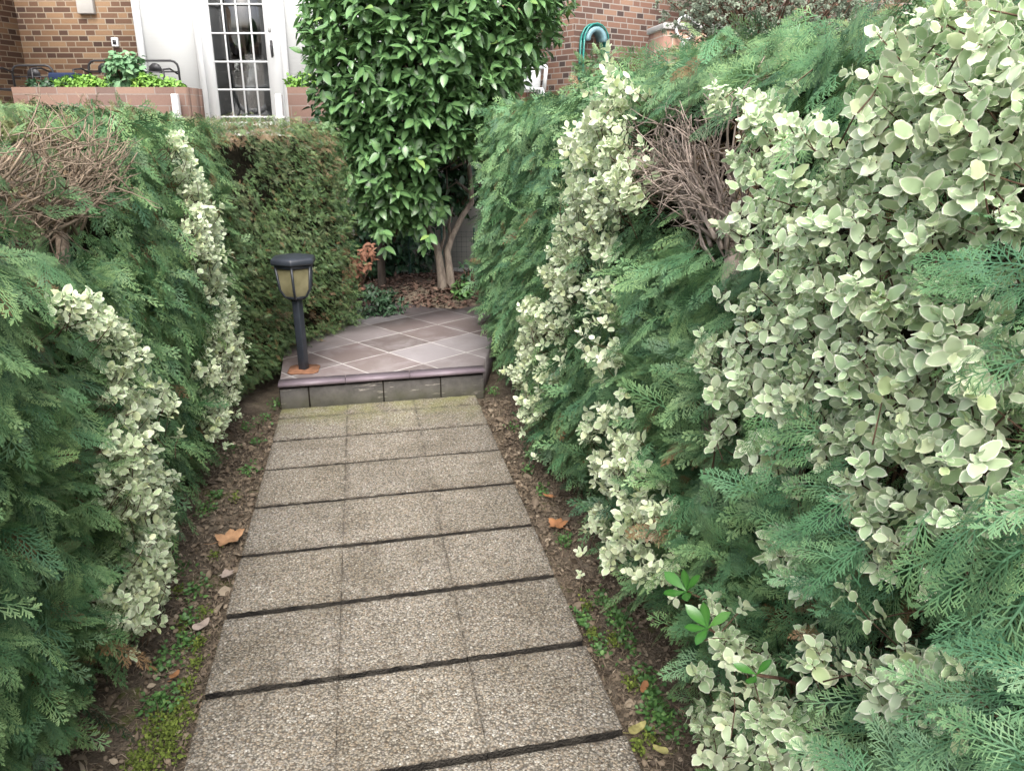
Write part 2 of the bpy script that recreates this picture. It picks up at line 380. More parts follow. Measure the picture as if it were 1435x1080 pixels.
# ------------------------------------------------------------------ leaf and frond prototypes
def quad_strip(V, Q, A, p0, p1, w0, w1, t0, t1):
    d = np.array(p1[:2]) - np.array(p0[:2]); n = np.array((-d[1], d[0])) / max(np.linalg.norm(d), 1e-9)
    b = len(V)
    for p, w, t in ((p0, w0, t0), (p1, w1, t1)):
        for sgn in (-1, 1):
            V.append((p[0] + n[0] * w * sgn / 2, p[1] + n[1] * w * sgn / 2, 0)); A.append((t, 0, 0))
    Q.append((b, b + 1, b + 3, b + 2))
def frond(r, nb, sub, w):
    V, Q, A = [], [], []
    bend = r.uniform(-.15, .15)
    ax = lambda t: (t, bend * t * t)
    for i in range(5):
        quad_strip(V, Q, A, ax(i / 5), ax((i + 1) / 5), w * (1.2 - .7 * i / 5), w * (1.2 - .7 * (i + 1) / 5), *np.array((.35 + .07 * i, .42 + .07 * i)))
    for i in range(nb):
        t = .06 + .9 * (i + r.uniform(-.2, .2)) / nb; sg = 1 if i % 2 else -1
        L = (.40 * (1 - t) ** .75 + .05) * r.uniform(.75, 1.15); an = sg * radians(r.uniform(36, 52))
        p = np.array(ax(t)); d = np.array((cos(an), sin(an))); d2 = np.array((cos(an * .72), sin(an * .72)))
        m = p + d * L * .5; e = m + d2 * L * .5
        quad_strip(V, Q, A, p, m, w * .8, w * .75, .4 + .2 * t, .5 + .3 * t); quad_strip(V, Q, A, m, e, w * .75, w * .35, .45 + .3 * t, 1)
        for j in range(sub):
            u = .18 + .75 * (j + r.uniform(-.2, .2)) / sub; s2 = 1 if j % 2 else -1
            q = p + d * L * u if u < .5 else m + d2 * L * (u - .5)
            a2 = an + s2 * radians(r.uniform(28, 42)); l2 = (.42 * (1 - u) + .12) * L * r.uniform(.8, 1.1)
            quad_strip(V, Q, A, q, q + np.array((cos(a2), sin(a2))) * l2, w * .85, w * .5, .55 + .2 * t, 1)
    V = np.array(V); x, y = V[:, 0], V[:, 1]
    V[:, 2] = -r.uniform(.05, .5) * x * x - r.uniform(.3, .9) * y * y + .02 * np.sin(9 * x + 5 * y + r.uniform(0, 6))
    return V, np.array(Q), np.array(A)
_r = np.random.default_rng(3)
FR_HI = [frond(_r, q, 6, w) for q, w in ((17, .018), (14, .020), (19, .017), (12, .022), (16, .019))]
FR_LO = [frond(_r, 10, 4, .034) for _ in range(5)]
FR_TINY = [frond(_r, 8, 2, .045) for _ in range(5)]

def leaf_proto(r, rows, cols, width, fold=.25, droop=.3, wave=0., tip=.8, margin=.62, pw=.75):
    """pointed oval leaf along +x; attr r = 1 on the margin"""
    us = np.linspace(0, 1, rows); V, A = [], []
    cs = {3: [-1, 0, 1], 5: [-1, -margin, 0, margin, 1]}[cols]
    for u in us:
        h = width * (sin(pi * u ** tip) ** pw if 0 < u < 1 else .05)
        for c in cs:
            y = c * h
            z = fold * abs(y) - droop * u * u + (wave * sin(u * 14 + 2 * c) * abs(c) * width if abs(c) == 1 else 0)
            V.append((u, y, z)); A.append((1. if abs(c) == 1 or u in (0, 1) else 0., u, 0))
    Q = [(i * cols + j, i * cols + j + 1, (i + 1) * cols + j + 1, (i + 1) * cols + j) for i in range(rows - 1) for j in range(cols - 1)]
    return np.array(V), np.array(Q), np.array(A)
PIT_HI = [leaf_proto(_r, 8, 5, _r.uniform(.29, .36), .10, _r.uniform(-.1, .35), .14, .95, .60, .6) for _ in range(6)]
PIT_LO = [leaf_proto(_r, 5, 5, .34, .12, _r.uniform(0, .3), .1, .95, .62, .6) for _ in range(3)]
CAM_LEAF = [leaf_proto(_r, 5, 3, _r.uniform(.21, .28), .28, _r.uniform(-.1, .4), 0, .8) for _ in range(4)]
TOB = [leaf_proto(_r, 8, 3, .19, .12, q, 0, 1.5, .62, .8) for q in (.2, -.15)]
HERB = [leaf_proto(_r, 4, 3, .38, .2, .3, 0, .9)]

# ------------------------------------------------------------------ hedges
def fbm(a, b, seed=0):
    r = np.random.default_rng(seed); z = 0
    for i in range(7):
        fx, fy, p = r.normal(0, 2.2 + 1.1 * i), r.normal(0, 2.2 + 1.1 * i), r.uniform(0, 6.3)
        z = z + np.sin(fx * a + fy * b + p) / (1 + .5 * i)
    return z / 3.2
class Hedge:
    """a clipped hedge along a polyline of its front foot; d is the depth behind the face"""
    def __init__(s, pts, tops, side, thick, seed, amp=.05, lean=0.):
        s.p = np.array(pts, float); s.side = side; s.th = thick; s.seed = seed; s.amp = amp; s.lean = lean
        seg = np.diff(s.p, axis=0); s.L = np.concatenate([[0], np.cumsum(np.linalg.norm(seg, axis=1))])
        s.tops = np.array(tops, float); s.len = s.L[-1]
        t = nrm(seg); nn = np.stack([t[:, 1], -t[:, 0]], 1) * side
        vn = np.concatenate([[nn[0]], nrm(nn[:-1] + nn[1:]), [nn[-1]]]); s.vn = vn
    def top(s, a): return np.interp(a, s.L, s.tops) + .025 * fbm(a * 1.5, a * 0, s.seed + 5)
    def base(s, a): return np.stack([np.interp(a, s.L, s.p[:, i]) for i in (0, 1)], -1), nrm(np.stack([np.interp(a, s.L, s.vn[:, i]) for i in (0, 1)], -1))
    def point(s, a, z, d):
        a = np.asarray(a, float); b, n = s.base(a); h = z / s.top(a)
        prof = .055 * np.sin(np.clip(h, 0, 1) * pi) - .07 * np.clip((h - .93) / .07, 0, 1) ** 2 - .09 * np.clip((.10 - h) / .10, 0, 1) + s.lean * h
        off = prof + s.amp * fbm(a, z, s.seed) - d
        q = b + n * off[..., None]
        return np.concatenate([q, np.asarray(z)[..., None]], -1), np.concatenate([n, np.zeros(n.shape[:-1] + (1,))], -1)

def conifer(buf_choose, P, Nm, size, K=6, up_bias=0., spread=.55):
    """clumps of flat sprays; buf_choose(points) returns the frond set index for each point"""
    n = len(P)
    tang = nrm(np.cross(Nm, np.array((0, 0, 1.))) + 1e-6)
    fld = fbm(P[:, 1] * .8 + P[:, 0], P[:, 2] * 1.1, 77)[:, None]; fz = fbm(P[:, 1] * .9, P[:, 2] * .9 + P[:, 0], 78)[:, None]
    a = nrm(Nm * rng.uniform(.2, .75, (n, 1)) + tang * (fld * .7 + rng.normal(0, .3, (n, 1))) + np.array((0, 0, 1.)) * (fz * .35 - .12 + rng.normal(0, .22, (n, 1)) + up_bias))
    pn = nrm(Nm * .55 + np.array((0, 0, .65)) + rng.normal(0, .35, (n, 3)))
    pn = nrm(pn - a * np.sum(pn * a, 1, keepdims=True)); y = np.cross(pn, a)
    cl = rng.uniform(0, 1, n); T, D, U, S, C, R = [], [], [], [], [], []
    for k in range(K):
        th = (0 if k == K - 1 else (1 if k % 2 else -1)) * rng.uniform(.35, .95, n)
        d = a * np.cos(th)[:, None] + y * np.sin(th)[:, None] + np.array((0, 0, -.18))
        L = size * rng.uniform(.5, 1.4, n)
        T.append(P + a * (L * (-.8 + .9 * k / (K - 1)))[:, None] + rng.normal(0, .012, (n, 3))); D.append(d)
        U.append(nrm(pn + rng.normal(0, .3, (n, 3)))); S.append(L * rng.uniform(.7, 1.1, n) * (1.15 if k == K - 1 else .95)); C.append(cl); R.append(rng.uniform(0, 1, n))
    T = np.concatenate(T); Rm = frames(np.concatenate(D), np.concatenate(U)); S = np.concatenate(S); C = np.concatenate(C); R = np.concatenate(R)
    which = buf_choose(T)
    return T, Rm, S, C, R, which

def in_patches(a, z, patches, grow=1.):
    m = np.zeros(len(a), bool)
    for (s0, z0, rs, rz) in patches:
        m |= ((a - s0) / (rs * grow)) ** 2 + ((z - z0) / (rz * grow)) ** 2 < 1
    return m
def grid_block(buf, f, na, nz):
    """closed-looking rough skin from f(i,j)->point"""
    V = np.array([f(i / na, j / nz) for i in range(na + 1) for j in range(nz + 1)])
    Q = np.array([(i * (nz + 1) + j, (i + 1) * (nz + 1) + j, (i + 1) * (nz + 1) + j + 1, i * (nz + 1) + j + 1) for i in range(na) for j in range(nz)])
    buf.add(V, Q)

def hedge_foliage(h, root, name, mat, dens, size, cav=(), thin=(), lods=(1.9, 9.), top_dens=None, K=6, ends=True, top_mat=None, layers=(.0, .10), zmin=.03, excl=()):
    B = Buf(); cam0 = np.array((0, 0, EYE))
    B2 = Buf()
    def emit(P, Nm, size, upb=0., B=B):
        if len(P) == 0: return
        dist = np.linalg.norm(P - cam0, axis=1)
        T, Rm, S, C, R, _ = conifer(lambda t: None, P, Nm, size, K, upb)
        dd = np.linalg.norm(T - cam0, axis=1); pick = rng.integers(0, 5, len(T))
        for lo, hi, prs in ((0, lods[0], FR_HI), (lods[0], lods[1], FR_LO), (lods[1], 99, FR_TINY)):
            for q in range(5):
                m = (dd >= lo) & (dd < hi) & (pick == q)
                if m.any(): inst(B, prs[q], T[m], Rm[m], S[m], R[m], C[m])
    n = int(dens * h.len * h.tops.mean())
    a = rng.uniform(0, h.len, n); z = rng.uniform(zmin, 1, n) * h.top(a); d = rng.uniform(*layers, n)
    keep = ~in_patches(a, z, cav, rng.uniform(.75, 1.15)) ; th = in_patches(a, z, thin)
    keep &= ~(th & (rng.uniform(0, 1, n) < .45)); d = d + th * .07
    P, Nm = h.point(a[keep], z[keep], d[keep])
    ok = np.ones(len(P), bool)
    for (yy, zz, rr) in excl: ok &= ~(((P[:, 1] - yy) / 1.15) ** 2 + (P[:, 2] - zz) ** 2 < rr ** 2)
    ok |= rng.uniform(0, 1, len(P)) < .06
    emit(P[ok], Nm[ok], size)
    # deep dark layer
    n2 = n // 4; a = rng.uniform(0, h.len, n2); z = rng.uniform(zmin, .97, n2) * h.top(a)
    m = ~in_patches(a, z, cav, .9)
    P, Nm = h.point(a[m], z[m], np.full(m.sum(), .17)); emit(P, Nm, size)
    # top
    n3 = int((top_dens or dens * .8) * h.len * h.th)
    a = rng.uniform(0, h.len, n3); d = rng.uniform(0.02, h.th, n3); zt = h.top(a)
    m = ~in_patches(a, zt - .03 - d * .0, [(c[0], c[1], c[2], c[3]) for c in cav], 1.15)
    a, d, zt = a[m], d[m], zt[m]
    P, Nm = h.point(a, zt, d); P[:, 2] = zt - rng.uniform(.0, .09, len(a)); Nm = nrm(Nm * .3 + np.array((0, 0, 1.)) + rng.normal(0, .3, Nm.shape))
    emit(P, Nm, size * .55, .10, B2 if top_mat else B)
    if ends:
        for e, sg in ((0., -1), (h.len, 1)):
            n4 = int(dens * .7 * h.th * 1.6); d = rng.uniform(0, h.th, n4); aa = np.full(n4, e); z = rng.uniform(zmin, 1, n4) * h.top(aa)
            P, Nm = h.point(aa, z, d); t = np.cross(np.array((0, 0, 1.)), Nm) * h.side * sg
            P = P + t * rng.uniform(-.08, .04, (n4, 1)); emit(P, nrm(t), size)
        # back, thin cover
        n5 = int(dens * .25 * h.len * 1.6); a = rng.uniform(0, h.len, n5); z = rng.uniform(.05, 1, n5) * h.top(a)
        P, Nm = h.point(a, z, np.full(n5, h.th)); emit(P, -Nm, size * 1.3)
    B.build(name, mat, root)
    if top_mat: B2.build('clipped_top', top_mat, root)
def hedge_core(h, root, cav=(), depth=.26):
    """solid dark skin standing in for the shaded inside of the hedge"""
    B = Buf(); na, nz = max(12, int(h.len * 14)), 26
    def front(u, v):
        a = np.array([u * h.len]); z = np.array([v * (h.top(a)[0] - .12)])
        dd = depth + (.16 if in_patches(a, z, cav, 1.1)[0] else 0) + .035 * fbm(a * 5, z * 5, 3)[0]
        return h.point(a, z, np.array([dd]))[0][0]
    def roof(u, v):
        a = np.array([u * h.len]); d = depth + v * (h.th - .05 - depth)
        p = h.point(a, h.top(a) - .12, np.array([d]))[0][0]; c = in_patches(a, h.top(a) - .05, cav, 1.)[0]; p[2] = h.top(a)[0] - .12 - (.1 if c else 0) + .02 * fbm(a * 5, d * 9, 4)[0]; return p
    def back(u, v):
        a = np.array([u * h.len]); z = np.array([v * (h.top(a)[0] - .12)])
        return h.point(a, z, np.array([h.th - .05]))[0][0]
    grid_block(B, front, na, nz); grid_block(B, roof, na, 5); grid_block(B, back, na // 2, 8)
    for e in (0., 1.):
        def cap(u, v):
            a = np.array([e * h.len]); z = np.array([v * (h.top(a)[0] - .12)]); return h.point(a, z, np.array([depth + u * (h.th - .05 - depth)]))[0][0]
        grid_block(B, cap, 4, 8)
    B.build('dark_core', M['fir_core'], root)  # added filler that closes the view and reads as shade

def twig(B, p0, p1, r0, r1, wob=.06, n=5, k=4):
    t = np.linspace(0, 1, n)[:, None]; L = np.linalg.norm(p1 - p0)
    pts = p0 + (p1 - p0) * t + np.sin(t * pi) * rng.normal(0, wob * L, 3) + rng.normal(0, wob * .25 * L, (n, 3)) * (t > 0) * (t < 1)
    B.tube(pts, np.linspace(r0, r1, n), k); return pts
def brush(B, start, targets, r0=.012, sub=4, r_tip=.0015, spread=.10):
    """bare branches from one fork to many ends, each with side twigs"""
    for tg in targets:
        pts = twig(B, start + rng.normal(0, .03, 3), tg, r0 * rng.uniform(.4, 1), r_tip * 1.3, .06, 6)
        for _ in range(sub):
            i = rng.integers(2, 6); b = pts[i]; d = nrm(tg - start) * .8 + rng.normal(0, .55, 3)
            e = b + nrm(d) * rng.uniform(.4, 1.3) * spread
            q = twig(B, b, e, r_tip * 1.6, r_tip * .7, .07, 4, 3)
            if rng.uniform() < .5: twig(B, q[2], q[2] + nrm(d + rng.normal(0, .7, 3)) * spread * .6, r_tip, r_tip * .6, .1, 3, 3)

# left hedge, near part; front foot line runs beside the path
HL = Hedge([(-.83, .2), (-.83, 1.5), (-.84, 3.0), (-.84, 4.2), (-.81, 4.75)], [1.66, 1.68, 1.68, 1.70, 1.70], 1, .85, 11, .05)
HF = Hedge([(-.86, 4.50), (-.55, 5.36), (-.10, 6.08)], [1.675, 1.675, 1.655], 1, .75, 12, .03)
HR = Hedge([(.97, 6.05), (.90, 5.0), (.88, 3.5), (.85, 2.2), (.82, 1.4), (.80, .6), (.82, -.3)], [1.755, 1.77, 1.79, 1.83, 1.82, 1.79, 1.79], 1, .95, 13, .045)
def a_of(h, y): return float(np.interp(y, h.p[:, 1], h.L)) if h.p[-1, 1] > h.p[0, 1] else float(np.interp(-y, -h.p[:, 1], h.L))
def face_at(h, px, py, d=-.02):
    X = .78 if h is HR else -.76
    for _ in range(6):
        p = on_x(px, py, X); a = np.array([a_of(h, p[1])]); q, n = h.point(a, np.array([np.clip(p[2], .02, h.top(a)[0])]), np.array([d])); X = q[0, 0]
    p = on_x(px, py, X)
    return p
# shrub patches as (photo x, photo y, radius), each set on the face of its hedge
BLOBS = {
    'narrow': (HL, [(92, 420, 16), (115, 438, 24), (150, 455, 16), (165, 470, 18), (172, 500, 24), (178, 545, 28), (196, 590, 30), (170, 610, 24), (176, 650, 36), (205, 690, 40), (180, 690, 30), (210, 745, 40), (200, 790, 34), (215, 810, 30), (195, 845, 28), (205, 905, 14), (165, 840, 20), (225, 560, 16)]),
    'thin': (HL, [(245, 195, 12), (258, 225, 14), (268, 255, 22), (280, 290, 26), (290, 325, 26), (292, 360, 22), (300, 395, 20), (272, 330, 20), (316, 440, 24), (308, 475, 28), (326, 500, 24), (318, 545, 28), (300, 585, 26), (322, 600, 24), (290, 520, 16)]),
    'creamy': (HR, [(860, 128, 20), (852, 160, 28), (830, 195, 36), (868, 225, 34), (805, 205, 22), (845, 265, 40), (880, 260, 28), (805, 270, 26), (800, 330, 32), (835, 310, 30), (780, 380, 30), (800, 400, 26), (745, 440, 24), (740, 480, 26), (732, 525, 26), (742, 570, 22), (775, 450, 24), (765, 520, 18), (845, 350, 18), (845, 410, 18), (850, 490, 22), (840, 440, 18), (860, 600, 26), (880, 640, 28), (850, 660, 24), (885, 700, 26), (820, 600, 16), (840, 735, 22), (890, 745, 24), (870, 780, 24), (920, 700, 20), (930, 790, 22), (905, 800, 20)]),
    'near': (HR, [(1015, 135, 18), (1055, 150, 24), (1090, 175, 26), (1060, 205, 24), (1035, 235, 22), (1085, 235, 30), (1120, 280, 36), (1060, 290, 26), (1020, 325, 16), (1090, 330, 36), (1150, 200, 30), (1190, 250, 40), (1230, 180, 44), (1270, 110, 40), (1310, 60, 40), (1340, 130, 50), (1390, 60, 46), (1290, 200, 48), (1380, 180, 55), (1420, 110, 46), (1330, 260, 55), (1410, 270, 55), (1250, 290, 50), (1170, 320, 44), (1130, 380, 44), (1080, 400, 34), (1200, 390, 50), (1260, 400, 50), (1300, 330, 40), (1060, 450, 28), (1110, 455, 36), (1160, 450, 40), (1010, 505, 28), (985, 500, 18), (1040, 500, 24), (1215, 480, 50), (1280, 490, 50), (1340, 460, 46), (1390, 500, 46), (1020, 560, 26), (1060, 540, 30), (1110, 530, 34), (1020, 610, 24), (1060, 640, 26), (1085, 600, 30), (1140, 570, 40), (1200, 560, 44), (1270, 570, 50), (1340, 560, 50), (1410, 580, 50), (1240, 640, 44), (1310, 640, 48), (1390, 660, 48), (1100, 670, 22), (1180, 630, 32), (1220, 700, 30), (1280, 720, 36), (1350, 715, 36), (1260, 775, 22), (1090, 770, 26), (1120, 800, 26), (1230, 770, 22), (1215, 715, 26), (1420, 720, 30)]),
    'low': (HR, [(1000, 865, 16), (1020, 900, 22), (1045, 930, 26), (985, 955, 16), (1070, 985, 30), (1040, 1000, 26), (1110, 1030, 34), (1075, 1050, 30), (1000, 1040, 26), (985, 1010, 18), (1150, 1060, 30), (1120, 990, 22), (1240, 920, 34), (1275, 960, 34), (1230, 960, 26), (1300, 985, 26), (1160, 925, 24), (1130, 915, 22), (1350, 955, 22)]),
}
def excl_of(h, names, g):
    out = []
    for nme in names:
        for px, py, r in BLOBS[nme][1]:
            c = face_at(h, px, py); out.append((c[1], c[2], r / F * np.linalg.norm(c - np.array((0, 0, EYE))) * g))
    return out
cavL = [(a_of(HL, 2.05), 1.57, .50, .15), (a_of(HL, 2.65), 1.53, .50, .17), (a_of(HL, 2.6), 1.385, .46, .17)]
cavR = [(a_of(HR, 1.98), 1.51, .46, .16), (a_of(HR, 2.2), 1.56, .30, .13)]

rootL = empty('cypress_hedge', (-1.2, 2.5, 0), 'loose feathery green cypress hedge left of the path with bare grey twigs at its top', 'hedge', 'cypress hedges along the path')
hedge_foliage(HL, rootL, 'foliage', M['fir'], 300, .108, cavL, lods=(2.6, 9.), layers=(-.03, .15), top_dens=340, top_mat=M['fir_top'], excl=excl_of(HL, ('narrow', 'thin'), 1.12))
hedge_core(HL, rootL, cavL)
B = Buf()
ctr = HL.point(np.array([a_of(HL, 2.45)]), np.array([1.25]), np.array([.20]))[0][0]
twig(B, np.array((ctr[0] - .05, ctr[1] + .1, -.05)), ctr, .045, .03, .03, 7, 8)
for c, s_, n in ((2.45, 1.25, 30), (2.0, 1.32, 18), (2.85, 1.3, 24)):
    st = HL.point(np.array([a_of(HL, c)]), np.array([s_]), np.array([.20]))[0][0]
    if c != 2.45: twig(B, ctr + np.array((-.02, 0, -.25)), st, .03, .018, .06, 6, 6)
    aa = a_of(HL, c) + rng.uniform(-.30, .34, n); zz = rng.uniform(1.44, 1.63, n)
    tg, _ = HL.point(aa, zz, rng.uniform(-.04, .12, n)); brush(B, st, tg, .009, 7, .0016, .12)
B.build('bare_branches', M['twig_grey'], rootL)
def dead_sprays(h, root, y0, ys, z0, z1, n, size=.075, d0=.06):
    B = Buf(); P, Nm = h.point(a_of(h, y0) + rng.uniform(-ys, ys, n), rng.uniform(z0, z1, n), rng.uniform(d0, d0 + .16, n))
    T, Rm, S, C, R, _ = conifer(lambda t: None, P, Nm, size, 5); pk = rng.integers(0, 5, len(T))
    for q in range(5): inst(B, FR_LO[q], T[pk == q], Rm[pk == q], S[pk == q], R[pk == q], C[pk == q])
    B.build('dead_sprays', M['fir_dead'], root)
dead_sprays(HL, rootL, 2.4, .55, 1.38, 1.60, 45)
B = Buf(); n = 20                                  # the few live sprays in the bare part
P, Nm = HL.point(a_of(HL, 2.3) + rng.uniform(-.6, .6, n), rng.uniform(1.42, 1.70, n), rng.uniform(0, .08, n))
T, Rm, S, C, R, _ = conifer(lambda t: None, P, Nm, .11, 5)
pk = rng.integers(0, 5, len(T))
for q in range(5): inst(B, FR_HI[q], T[pk == q], Rm[pk == q], S[pk == q], R[pk == q], np.clip(C[pk == q] + .3, 0, 1))
B.build('sparse_sprays', M['fir'], rootL)
for yy in (.9, 1.7, 3.3, 4.1):
    B = Buf(); p = HL.point(np.array([a_of(HL, yy)]), np.array([0.]), np.array([.22]))[0][0]
    twig(B, p - np.array((0, 0, .08)), p + np.array((rng.normal(0, .06), rng.normal(0, .08), 1.3)), .032, .018, .03, 7, 8); B.build('trunk', M['bark_dark'], rootL)

rootF = empty('cypress_hedge', (-.9, 5.6, 0), 'closely trimmed dull green hedge face behind the bollard lamp', 'hedge', 'cypress hedges along the path')
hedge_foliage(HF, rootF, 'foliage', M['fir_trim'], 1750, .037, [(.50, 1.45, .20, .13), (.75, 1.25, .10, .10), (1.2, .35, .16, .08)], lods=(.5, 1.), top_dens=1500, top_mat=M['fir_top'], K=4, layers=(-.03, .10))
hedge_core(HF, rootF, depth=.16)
for t_ in (.25, .6, .93):
    B = Buf(); p = HF.point(np.array([HF.len * t_]), np.array([0.]), np.array([.16]))[0][0]
    twig(B, p - np.array((0, 0, .08)), p + np.array((0, 0, 1.3)), .03, .018, .03, 7, 8); B.build('trunk', M['bark_dark'], rootF)

rootR = empty('cypress_hedge', (1.2, 3, 0), 'blue green cypress hedge mixed with variegated shrubs, facing the trimmed hedge across the path', 'hedge', 'cypress hedges along the path')
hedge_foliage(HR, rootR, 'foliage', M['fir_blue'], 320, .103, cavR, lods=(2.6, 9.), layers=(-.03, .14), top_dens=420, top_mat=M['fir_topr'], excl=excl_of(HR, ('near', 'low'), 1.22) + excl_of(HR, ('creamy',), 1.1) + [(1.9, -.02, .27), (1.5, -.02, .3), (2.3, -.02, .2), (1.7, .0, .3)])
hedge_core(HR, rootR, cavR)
B = Buf()
ctr = HR.point(np.array([a_of(HR, 1.80)]), np.array([1.33]), np.array([.13]))[0][0]
twig(B, np.array((ctr[0] + .1, ctr[1], -.05)), ctr, .04, .024, .03, 7, 8)
for c, z_, n in ((1.80, 1.36, 30), (1.95, 1.42, 26), (2.15, 1.45, 20)):
    st = HR.point(np.array([a_of(HR, c)]), np.array([z_]), np.array([.12]))[0][0]
    if c != 1.80: twig(B, ctr, st, .018, .010, .05, 5, 6)
    tg, _ = HR.point(a_of(HR, c + .15) + rng.uniform(-.28, .22, n), rng.uniform(1.42, 1.68, n), rng.uniform(-.01, .13, n)); brush(B, st, tg, .008, 6, .0016, .10)
B.build('bare_branches', M['twig'], rootR)
for q in ((5.85, .16, 1.3, 1.62, 60), (5.2, .4, 1.52, 1.64, 50), (5.4, .5, .15, .60, 60)): dead_sprays(HF, rootF, *q, .045, -.03)
dead_sprays(HR, rootR, 1.98, .34, 1.44, 1.66, 14)
for yy in (.5, 1.2, 2.6, 3.4, 4.2, 5.0):
    B = Buf(); p = HR.point(np.array([a_of(HR, yy)]), np.array([0.]), np.array([.20]))[0][0]
    twig(B, p - np.array((0, 0, .08)), p + np.array((rng.normal(0, .06), rng.normal(0, .08), 1.3)), .032, .018, .03, 7, 8); B.build('trunk', M['bark_dark'], rootR)

# ------------------------------------------------------------------ variegated shrubs
def shrub(root, h, blobs, mat, leaf_len, dens, hi=True, K=7, name='foliage', off=-.07):
    B, Bs = Buf(), Buf(); P = []
    out = np.array((-1., 0, 0)) if h is HR else np.array((1., 0, 0))
    for (px, py, r) in blobs:
        c = face_at(h, px, py, off); zc = np.linalg.norm(c - np.array((0, 0, EYE))); rw = r / F * zc * 1.12
        n = max(3, int(dens * (rw ** 2) * 3.1 * 1.6))
        v = nrm(rng.normal(0, 1, (n, 3))) * rng.uniform(.2, 1, (n, 1)) ** (1 / 2.2) * rw
        v[:, 1] *= 1.35; v[:, 0] *= min(1., .06 / rw)
        far = rng.uniform(0, 1, (n, 1)) < .2; v = v + far * rng.normal(0, 1, (n, 3)) * np.array((.015, rw * 1.1, rw * 1.1))
        P.append(c + v)
    P = np.concatenate(P); P = P[P[:, 2] > .02]; n = len(P)
    ax = nrm(out * rng.uniform(.3, .9, (n, 1)) + np.array((0, 0, 1.)) * rng.uniform(.0, .8, (n, 1)) + rng.normal(0, .42, (n, 3)))
    ref = nrm(np.cross(ax, rng.normal(0, 1, (n, 3)))); ref2 = np.cross(ax, ref); cl = rng.uniform(0, 1, n) ** 1.5
    prs = PIT_HI if hi else PIT_LO; T, D, U, S, C, R = [], [], [], [], [], []
    for k in range(K):
        ph = k * 2.4 + rng.uniform(-.3, .3, n); el = np.interp(k, [0, K - 1], [1.45, .45]) + rng.normal(0, .15, n)
        rad = ref * np.cos(ph)[:, None] + ref2 * np.sin(ph)[:, None]
        d = ax * np.cos(el)[:, None] + rad * np.sin(el)[:, None]; up = ax * np.sin(el)[:, None] - rad * np.cos(el)[:, None]
        T.append(P + ax * (leaf_len * (k / (K - 1) - .7) * 1.0)[..., None] if np.ndim(leaf_len) else P + ax * leaf_len * (k / (K - 1) - .7) * .9); D.append(d); U.append(nrm(up + rng.normal(0, .2, (n, 3))))
        S.append(leaf_len * rng.uniform(.5, 1.22, n) * (1. if k < K - 2 else .7)); C.append(cl); R.append(rng.uniform(0, 1, n) if k < K - 2 else np.clip(cl + .1, 0, 1) * .4 + rng.uniform(.35, .62, n))
    T = np.concatenate(T); Rm = frames(np.concatenate(D), np.concatenate(U)); S = np.concatenate(S); C = np.concatenate(C); R = np.concatenate(R); pk = rng.integers(0, len(prs), len(T))
    for q in range(len(prs)):
        m = pk == q; inst(B, prs[q], T[m], Rm[m], S[m], R[m], C[m])
    B.build(name, mat, root, smooth=True)
    idx = rng.choice(n, min(n, 420), replace=False)
    for i in idx:
        e = P[i] + ax[i] * leaf_len * .2; s0 = P[i] - ax[i] * leaf_len * 2.2 - out * leaf_len * .5 + rng.normal(0, .01, 3) - np.array((0, 0, leaf_len * .7))
        Bs.tube([s0, (s0 + e) / 2 + rng.normal(0, .004, 3), e], [.0016, .0013, .0008], 3)
    # main stems up through the plant
    cs = np.array([face_at(h, b[0], b[1]) for b in blobs]); o = np.argsort(cs[:, 2]); foot = cs[o[0]] - out * .24; foot[2] = -.04
    for j in o[::2]:
        twig(Bs, foot + rng.normal(0, .02, 3) * np.array((1, 1, 0)), cs[j] - out * .19, .004, .0025, .05, 7, 5)
    Bs.build('stems', M['stem'], root)

def shrub_root(h, px, py, label):
    p = face_at(h, px, py); return empty('variegated_shrub', (p[0], p[1], 0), label, 'shrub', 'variegated shrubs growing through the hedges')
r = shrub_root(HL, 190, 850, 'narrow cream and green variegated shrub trailing down the loose left hedge to the mossy soil')
shrub(r, *BLOBS['narrow'], M['var_pale'], .029, 1300)
r = shrub_root(HL, 315, 600, 'tall thin variegated shrub in the left hedge just before the step and the lamp')
shrub(r, *BLOBS['thin'], M['var_pale'], .032, 1000, hi=False)
r = shrub_root(HR, 850, 700, 'pale creamy variegated shrub climbing the right hedge to its top, just short of the patio')
shrub(r, *BLOBS['creamy'], M['var_pale'], .031, 1150, hi=False)
r = shrub_root(HR, 1200, 800, 'large grey green and cream variegated shrub filling the nearest part of the right hedge')
shrub(r, *BLOBS['near'], M['var'], .027, 1150, off=-.055)
r = shrub_root(HR, 1040, 1000, 'low variegated shrub spreading over the bare soil at the foot of the right hedge')
shrub(r, *BLOBS['low'], M['var'], .031, 950)

